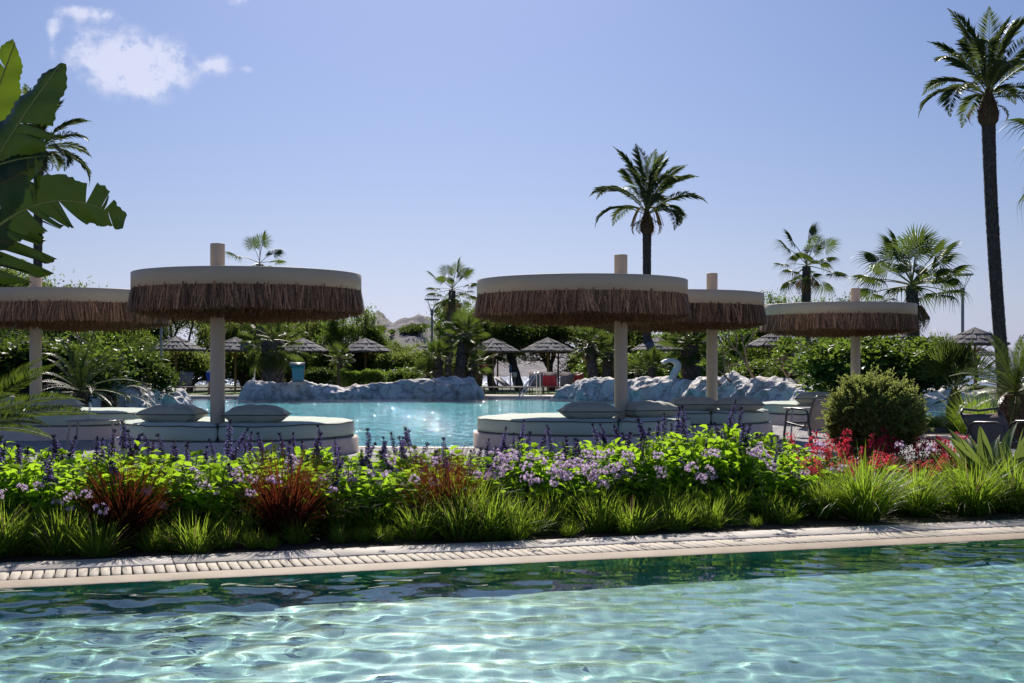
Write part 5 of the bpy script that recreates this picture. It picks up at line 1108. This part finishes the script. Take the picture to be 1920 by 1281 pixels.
SAL = [salvia_mesh(500+i) for i in range(4)]; SPK = [spike_mesh(520+i, L) for i, L in enumerate((.20,.25,.29,.16,.23))]
RSAL = [salvia_mesh(540+i, .42, .30, 34, True) for i in range(3)]; RSP = [red_spike(560+i, L) for i, L in enumerate((.14,.18,.11))]
pg = random.Random(21)
# (pixel column, distance behind coping, plant height, number of spikes)
SALV = []
cols_ = list(range(-40, 1480, 70))
for j, u in enumerate(cols_):
    hz_ = np.interp(u, [0,400,700,900,1000,1180,1270,1330,1450], [.61,.55,.51,.50,.54,.60,.76,.68,.54])
    SALV.append((u+pg.uniform(-16,16), 1.0+pg.uniform(-.2,.15), hz_*pg.uniform(.74,.98), 3, 'front'))
    SALV.append((u+38+pg.uniform(-12,12), 1.62+pg.uniform(-.12,.12), hz_*pg.uniform(.90,1.04), 7, 'back'))
fi = {'front': 0, 'back': 0}
for u, t, h, ns_, row in SALV:
    q = bed_pt(u, t); k = pg.randrange(4); fi[row] += 1; sc_ = h/.50
    lbl = ('%s violet-spiked salvia bush from the left in the %s row of the flower bed' % (ORD[fi[row]-1], 'front' if row == 'front' else 'back'))
    t_ = thing('salvia_bush', lbl, 'flowering plant', (q.x, q.y, 0), pg.uniform(0,6.28), 'salvia bushes in the flower bed', (1.05, 1.05, sc_))
    link('foliage', SAL[k][0], t_); link('stems', SAL[k][1], t_)
    dens_ = np.interp(u, [0,250,600,700,800,1000,1250,1400], [1.0,.8,.6,.75,1.0,.9,1.2,.9])
    for m in range(max(1, round(ns_*dens_))):
        tp = pg.choice(SAL[k][2]); s_ = pg.uniform(.95,1.45); s_ *= .92; link('flower_spike', pg.choice(SPK), t_, (tp[0]*pg.uniform(.8,1), tp[1]*pg.uniform(.8,1), tp[2]-.05), (pg.gauss(0,.17), pg.gauss(0,.17), pg.uniform(0,6.28)), (s_*.85, s_*.85, s_/sc_))
# crimson salvias
ri = 0
for j in range(20):
    u = 1462+ (j % 10)*37 + pg.uniform(-10,10) + (18 if j > 9 else 0); t = (2.0 if j > 9 else 1.25)+pg.uniform(-.15,.15); q = bed_pt(u, t); ri += 1; k = pg.randrange(3)
    if u > 1835: continue
    lbl = '%s crimson-flowered salvia from the left in the %s row near the ball shrub' % (ORD[(ri-1) % 10], 'front' if j < 10 else 'back')
    t_ = thing('crimson_salvia', lbl, 'flowering plant', (q.x, q.y, 0), pg.uniform(0,6.28), 'crimson salvias around the ball shrub', (.95,.95,1.05 if j > 9 else .85)); link('foliage', RSAL[k][0], t_); link('stems', RSAL[k][1], t_)
    for m in range(9):
        tp = pg.choice(RSAL[k][2]); s_ = pg.uniform(.8,1.2); link('flower_spike', pg.choice(RSP), t_, (tp[0], tp[1], tp[2]-.02), (pg.gauss(0,.3), pg.gauss(0,.3), pg.uniform(0,6.28)), s_)
# burgundy fountain grass
def blade_clump(seed, n, L, W, r, lean0, curve, mat, lj=.3, seg=4, name='blades', uprt=1.0, vmax=1):
    g = np.random.default_rng(seed); a = g.uniform(0,6.28,n); rr = r*np.sqrt(g.uniform(0,1,n)); pos = np.stack([rr*np.cos(a), rr*np.sin(a), 0*a], -1); ln = g.uniform(0,lean0,n)*(.3+.7*rr/r); a2 = a+g.normal(0,.5,n)
    d = np.stack([np.cos(a2)*np.sin(ln), np.sin(a2)*np.sin(ln), np.cos(ln)], -1); mb = MB(); blades(mb, pos, d, L*g.uniform(1-lj,1+lj,n), W*g.uniform(.7,1.2,n), curve*g.uniform(.2,1.5,n), g.uniform(0,vmax,n), 0, seg); return mb.mesh(name, MAT[mat])
BUR = [blade_clump(600+i, 950, .54, .006, .09, 1.0, .55, 'l_burg', .4, 5) for i in range(2)]
for k, (u, t, s_, lb) in enumerate(((232,.56,1.0,'burgundy fountain grass clump farthest from the ball shrub'),(535,.58,1.06,'burgundy fountain grass clump in front of the biggest daybed'),(835,.62,1.04,'burgundy fountain grass clump before the gap between the two front daybeds'))):
    q = bed_pt(u, t); t_ = thing('burgundy_grass', lb, 'ornamental grass', (q.x, q.y, 0), k*2.0, 'burgundy fountain grasses', s_); link('blades', BUR[k % 2], t_)
# society garlic: thin leaves, tall scapes with lilac heads
def head_mesh(seed):
    g = np.random.default_rng(seed); mb = MB(); n = 15; d = rdir(n, -.25, 1)
    for q in d:
        L_ = g.uniform(.020,.036); tube(mb, [(0,0,0), tuple(q*L_)], .0010, 3, False, .5, 1); c = q*L_; m = 6; e1 = nrm(np.cross(q, [0.1,.2,1.])); e2 = np.cross(q, e1); ph = np.arange(m)*1.047
        pd = q*.55+np.cos(ph)[:,None]*e1+np.sin(ph)[:,None]*e2; leaves(mb, np.tile(c,(m,1)), pd, np.tile(q,(m,1)), .0135, .0062, g.uniform(.2,1,m), 0, .1, .1)
    return mb.mesh('flower_head', [MAT['p_lilac'], MAT['stem']])
HEAD = [head_mesh(620+i) for i in range(3)]; GAR = [blade_clump(630+i, 150, .27, .0055, .06, .7, .5, 'l_grass') for i in range(2)]
def scape_mesh(L, lx, ly):
    mb = MB(); tube(mb, [(lx*s*s, ly*s*s, L*s) for s in np.linspace(0,1,6)], [.0034,.003,.003,.0026,.0024,.0022], 4, False); return mb.mesh('flower_stem', MAT['stem'], True)
SCP = [(scape_mesh(1.0, lx, ly), lx, ly) for lx, ly in ((.04,.02),(.2,0),(-.12,.05),(.42,-.1),(.08,-.1))]
GARL = [(20,.55,2),(110,.45,3),(150,.42,3),(255,.7,3),(345,.8,3),(450,.6,5),(545,.9,3),(640,.7,3),(700,.7,4),(760,.9,3),(900,.75,6),(945,.6,7),(990,.75,7),(1035,.6,8),(1080,.72,8),(1125,.55,7),(1165,.75,7),(1215,.6,5),(1290,.6,5),(1370,.65,4),(1440,.6,4),(1510,.8,3),(1560,.75,3),(1700,1.0,1),(1755,.9,1)]
for k, (u, t, nh) in enumerate(GARL):
    q = bed_pt(u, t*.82); lbl = '%s lilac society garlic clump from the left along the flower bed' % ORD[k]; t_ = thing('society_garlic', lbl, 'flowering plant', (q.x, q.y, 0), 0, 'society garlic clumps'); link('leaves', GAR[k % 2], t_, rot=(0,0,k))
    for m in range(nh):
        me, lx, ly = pg.choice(SCP); L_ = pg.uniform(.33,.56) if u > 300 else pg.uniform(.26,.46); rz = pg.uniform(-.6,.6); ox, oy = pg.uniform(-.13,.13), pg.uniform(-.1,.1); st_ = link('flower_stem', me, t_, (ox,oy,0), (pg.gauss(0,.05),pg.gauss(0,.08),rz), (L_,L_,L_))
        link('flower_head', pg.choice(HEAD), st_, (lx,ly,1.0), (pg.gauss(0,.3),pg.gauss(0,.3),pg.uniform(0,6)), 1.35/L_*pg.uniform(.75,1.15)*1.0)
# green grass clumps along the coping
GRS = [blade_clump(650+i, 260, .225, .0075, .10, 1.25, .45, 'l_grass', .4, 4) for i in range(4)]
BIGG = [blade_clump(670+i, 620, .58, .011, .13, 1.0, .85, 'l_grass', .3, 6) for i in range(2)]
gi = 0
for j, u in enumerate(range(-30, 1500, 50)):
    s_ = pg.choice((.45,.75,1.0,1.15))*np.interp(u, [0,130,200,250,370,450,600,900,1100,1300,1500], [.85,1.25,.6,.55,1.3,.7,1.05,1.2,1.1,.85,.75]); q = bed_pt(u+pg.uniform(-16,16), .20+pg.uniform(-.04,.20)); gi += 1
    lbl = '%s green grass clump from the left hanging over the cream coping' % ORD[gi-1]; t_ = thing('grass_clump', lbl, 'grass', (q.x, q.y, 0), pg.uniform(0,6.28), 'short grass clumps along the coping', s_); link('blades', GRS[j % 4], t_)
for k, (u, t, s_, lb) in enumerate(((1618,.36,.92,'big arching bright grass below the ball shrub'),(1545,.55,.62,'smaller arching grass left of the big one below the ball shrub'),(1720,.5,.72,'arching grass between the ball shrub and the strelitzia'),(1822,.42,.85,'arching grass below the strelitzia leaves'),(1900,.5,.85,'arching grass at the picture edge below the strelitzia'),(880,.42,.70,'taller upright grass rising among the coping clumps in the middle'),(1250,.45,.5,'upright grass beside the lilac heads before the tall salvia'),(5,.35,.6,'wispy grass at the far corner of the flower bed'))):
    q = bed_pt(u, t); t_ = thing('arching_grass', lb, 'grass', (q.x, q.y, 0), k*1.1, 'arching grasses', s_); link('blades', BIGG[k % 2], t_)
# low filler between the named plants
g = np.random.default_rng(77); n = 5200; fb = MB(); sF = g.uniform(-1.0, 9.5, n); tF = g.uniform(.55, 1.7, n); pos = np.array([tuple(ST(a, -b_)) for a, b_ in zip(sF, tF)]); pos[:,2] = 0
hh = g.uniform(.04,.34,n); cl = np.repeat(pos, 3, 0)+np.stack([g.normal(0,.03,3*n), g.normal(0,.03,3*n), np.repeat(hh,3)*g.uniform(.4,1,3*n)], -1); leaves6(fb, cl, rdir(3*n,-.3,.7), rdir(3*n,0,1), .085*g.uniform(.6,1.3,3*n), .050, g.uniform(.1,.9,3*n)); fo = fb.obj('ground_cover', MAT['l_salvia']); tag(fo, None, None, None, 'stuff')

# strelitzia at the picture edge
def blade_leaf(L, W, bend, seed, mat=None, fold=.22, pet=.35, n=14):
    """paddle leaf growing up +Z from a stalk, bending towards +X"""
    g = np.random.default_rng(seed); s = np.linspace(0, 1, n); wv = W*np.clip(np.sin(np.pi*np.clip((s-pet)/(1-pet),0,1)**.75),0,1)**.8*.5; wv[s <= pet] = .008; th = bend*s**1.8; ds_ = L/(n-1); x = np.concatenate([[0],np.cumsum(np.sin(th[:-1])*ds_)]); z = np.concatenate([[0],np.cumsum(np.cos(th[:-1])*ds_)])
    nx, nz_ = np.cos(th), -np.sin(th); rows = []
    for k, f in ((-1,1),(-.5,.35),(0,0),(.5,.35),(1,1)): rows.append(np.stack([x-nx*wv*fold*f*1.6, k*wv, z-nz_*wv*fold*f*1.6], -1))
    V = np.stack(rows, 1).reshape(-1,3); ii = np.arange(n*5).reshape(n,5); mb = MB(); mb.add(V, np.stack([ii[:-1,:-1], ii[:-1,1:], ii[1:,1:], ii[1:,:-1]], -1).reshape(-1,4), g.uniform(0,.85)); tube(mb, np.stack([x, 0*x, z], -1), np.linspace(.012,.003,n), 5, False, .5, 1); return mb.mesh('broad_leaf', [mat or MAT['l_strel'], MAT['stem']], True)
STR = [blade_leaf(.72, .12, b_, 700+i) for i, b_ in enumerate((.15,.5,.3,.8))]
st_ = thing('strelitzia', 'broad-leaved strelitzia with grey green and yellow blades in front of the brown armchair', 'plant', (X_(1880,11.0), 11.0, 0))
for k in range(26):
    az = k*2.4+.3; til = .08+.55*(k/25)**.8; link('leaf', STR[k % 4], st_, mtx=Matrix.Translation((.12*math.cos(az),.12*math.sin(az),0)) @ Matrix.Rotation(az,4,'Z') @ Matrix.Rotation(til,4,'Y') @ Matrix.Rotation(pg.uniform(-1.2,1.2),4,'Z') @ Matrix.Scale(pg.uniform(.78,1.12),4))
# ornamental grasses on the planting island
for k, (u, Y, s_, lb) in enumerate(((1838,22.0,1.9,'feathery pale ornamental grass beside the young fan palm'),(1752,24.6,.8,'small dry grass tuft at the foot of the young fan palm'),(1800,22.8,1.2,'grey ornamental grass in front of the young fan palm trunk'))):
    t_ = thing('ornamental_grass', lb, 'ornamental grass', (X_(u,Y), Y, 0), k, 'grasses on the planting island', s_); link('blades', blade_clump(720+k, 700, .42, .006, .16, .9, .8, 'l_grass', .3, 5), t_)
isl = MB(); an = np.linspace(0, 2*np.pi, 40, endpoint=False); rx_, ry_ = 2.6, 2.9; cx_, cy_ = X_(1905,22.6), 22.9
isl.add(np.stack([cx_+rx_*np.cos(an), cy_+ry_*np.sin(an), np.full(40,.05)], -1), [list(range(40))]); io = isl.obj('planting_island_soil', MAT['soil']); tag(io, None, None, None, 'structure')
ic = link('island_kerb', None); tag(ic, kind='structure')
km = MB(); bbox(km, (0,0,0), (.40,.14,.12), .01); kme = km.mesh('kerb_stone', MAT['coping'])
for a in np.linspace(0, 2*np.pi, 42, endpoint=False): link('stone', kme, ic, (cx_+(rx_+.06)*math.cos(a), cy_+(ry_+.06)*math.sin(a), .02), (0,0,math.atan2((ry_)*math.cos(a), -(rx_)*math.sin(a))))

# ------------------------------------------------------------------ broad torn leaves at the picture edge
def torn_leaf(name, mid, W0, seed, parent, tears=(4,5), up=(0,-1,.3), prof=None, hang=.0, n=64, ragged=0.0, gapf=.10, mat=None):
    """paddle leaf along a 3-D midrib, split between its side veins into ribbons"""
    g = np.random.default_rng(seed); mid = chaikin([tuple(p) for p in mid], 3); sl_ = np.concatenate([[0],np.cumsum(np.linalg.norm(np.diff(mid,axis=0),axis=1))]); s = np.linspace(0, 1, n); C = np.stack([np.interp(s*sl_[-1], sl_, mid[:,i]) for i in range(3)], -1)
    T = nrm(np.gradient(C, axis=0)); U = np.array(up, float); S_ = nrm(np.cross(T, U)); Nn = nrm(np.cross(S_, T)); mb = MB(); prof = prof or (lambda q: max(.0, math.sin(math.pi*min(1, q*.93+.05)))**.6)
    for side in (1,-1):
        cuts = sorted(set([0, n-1]+list(g.choice(np.arange(5, n-4), tears[0 if side > 0 else 1], replace=False))))
        for a, b_ in zip(cuts[:-1], cuts[1:]):
            droop = g.normal(0,.10)+hang*g.uniform(.5,1.4); tip_s = g.uniform(-.03,.05); rg = 1-ragged*g.uniform(0,1); rows = []; m = 7; lo, hi = a, b_; var_ = g.uniform(0,.9)
            for j in range(m):
                f = j/(m-1); row = []
                for i in range(lo, hi+1):
                    fr = (i-lo)/max(1, hi-lo); shrink = (fr-.5)*gapf*f*(hi-lo)*2*.5; ii_ = i; w = W0*prof(s[i])*rg; edge = 1-.18*ragged*abs(math.sin(i*2.1)) if j == m-1 else 1
                    p = C[ii_] + S_[ii_]*side*w*f*edge + T[ii_]*(w*(.42*f)+tip_s*f - shrink*sl_[-1]/n) + Nn[ii_]*(w*(.10*f - (.35*f*f)*(1+0*droop)) - w*droop*f*f*2.0)+np.array([0,0,-hang*w*f*f*.8])
                    p = p + Nn[ii_]*(.009*math.sin(i*3.1)*(.3+f) + .02*f*math.sin(i*.7+side*2)); row.append(p)
                rows.append(row)
            V = np.array(rows).reshape(-1,3); q = hi-lo+1; ix = np.arange(m*q).reshape(m,q); mb.add(V, np.stack([ix[:-1,:-1], ix[:-1,1:], ix[1:,1:], ix[1:,:-1]], -1).reshape(-1,4), var_)
            er = np.array(rows[-1]); inn = er*.93+np.array(rows[-2])*.07
            if ragged > 0 and q > 1: ix2 = np.arange(2*q).reshape(2,q); mb.add(np.concatenate([er+Nn[lo:hi+1]*.002, (er+ (er-np.array(rows[-2]))*.10)+Nn[lo:hi+1]*.001]), np.stack([ix2[0,:-1], ix2[0,1:], ix2[1,1:], ix2[1,:-1]], -1), .5, 2)
    tube(mb, C, np.linspace(.016,.004,n), 6, False, .5, 1); return mb.obj(name, [mat or MAT['l_banana'], MAT['rachis'], MAT['l_brownedge']], parent, smooth=True)
bt = thing('giant_strelitzia', 'giant strelitzia with torn paddle leaves hanging in at the picture edge', 'tree', (0,0,0)); Yb = 8.6
def PP(u, v, dy=0): return P(u, v, Yb+dy)
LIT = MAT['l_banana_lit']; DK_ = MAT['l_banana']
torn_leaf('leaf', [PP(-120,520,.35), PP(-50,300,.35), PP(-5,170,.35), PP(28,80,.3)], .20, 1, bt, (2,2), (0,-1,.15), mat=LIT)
torn_leaf('leaf', [PP(-160,620), PP(-60,400), PP(20,250,-.1), PP(115,118,-.15)], .21, 2, bt, (7,6), (.15,-1,.5), hang=.10)
torn_leaf('leaf', [PP(-150,560,-.3), PP(-40,450,-.3), PP(40,392,-.35), PP(110,372,-.4), PP(180,384,-.4), PP(234,414,-.42)], .25, 5, bt, (9,9), (0,-.95,-.45), hang=-.12, ragged=.35, gapf=.2)
torn_leaf('leaf', [PP(-220,420,-.1), PP(-90,340,-.1), PP(20,300,-.1), PP(88,292,-.1)], .15, 8, bt, (7,7), (0,-.9,.6), hang=.15, ragged=.3)
torn_leaf('leaf', [PP(-60,230,.1), PP(-50,330,.1), PP(-45,420,.1), PP(-30,520,.1)], .56, 11, bt, (9,9), (0,-1,.1), hang=.05, ragged=.25, gapf=.35)
q = MB()
for a, b_ in ((PP(-120,520,.3),0),(PP(-160,620),1),(PP(-150,600,-.3),2),(PP(-220,420,-.1),3),(PP(-200,420,.1),4)): tube(q, [Vector((-4.75+b_*.05,8.7,0)), Vector((-4.6,8.65,.8)), a], [.05,.035,.018], 8)
q.obj('stem', MAT['stem'], bt, smooth=True)
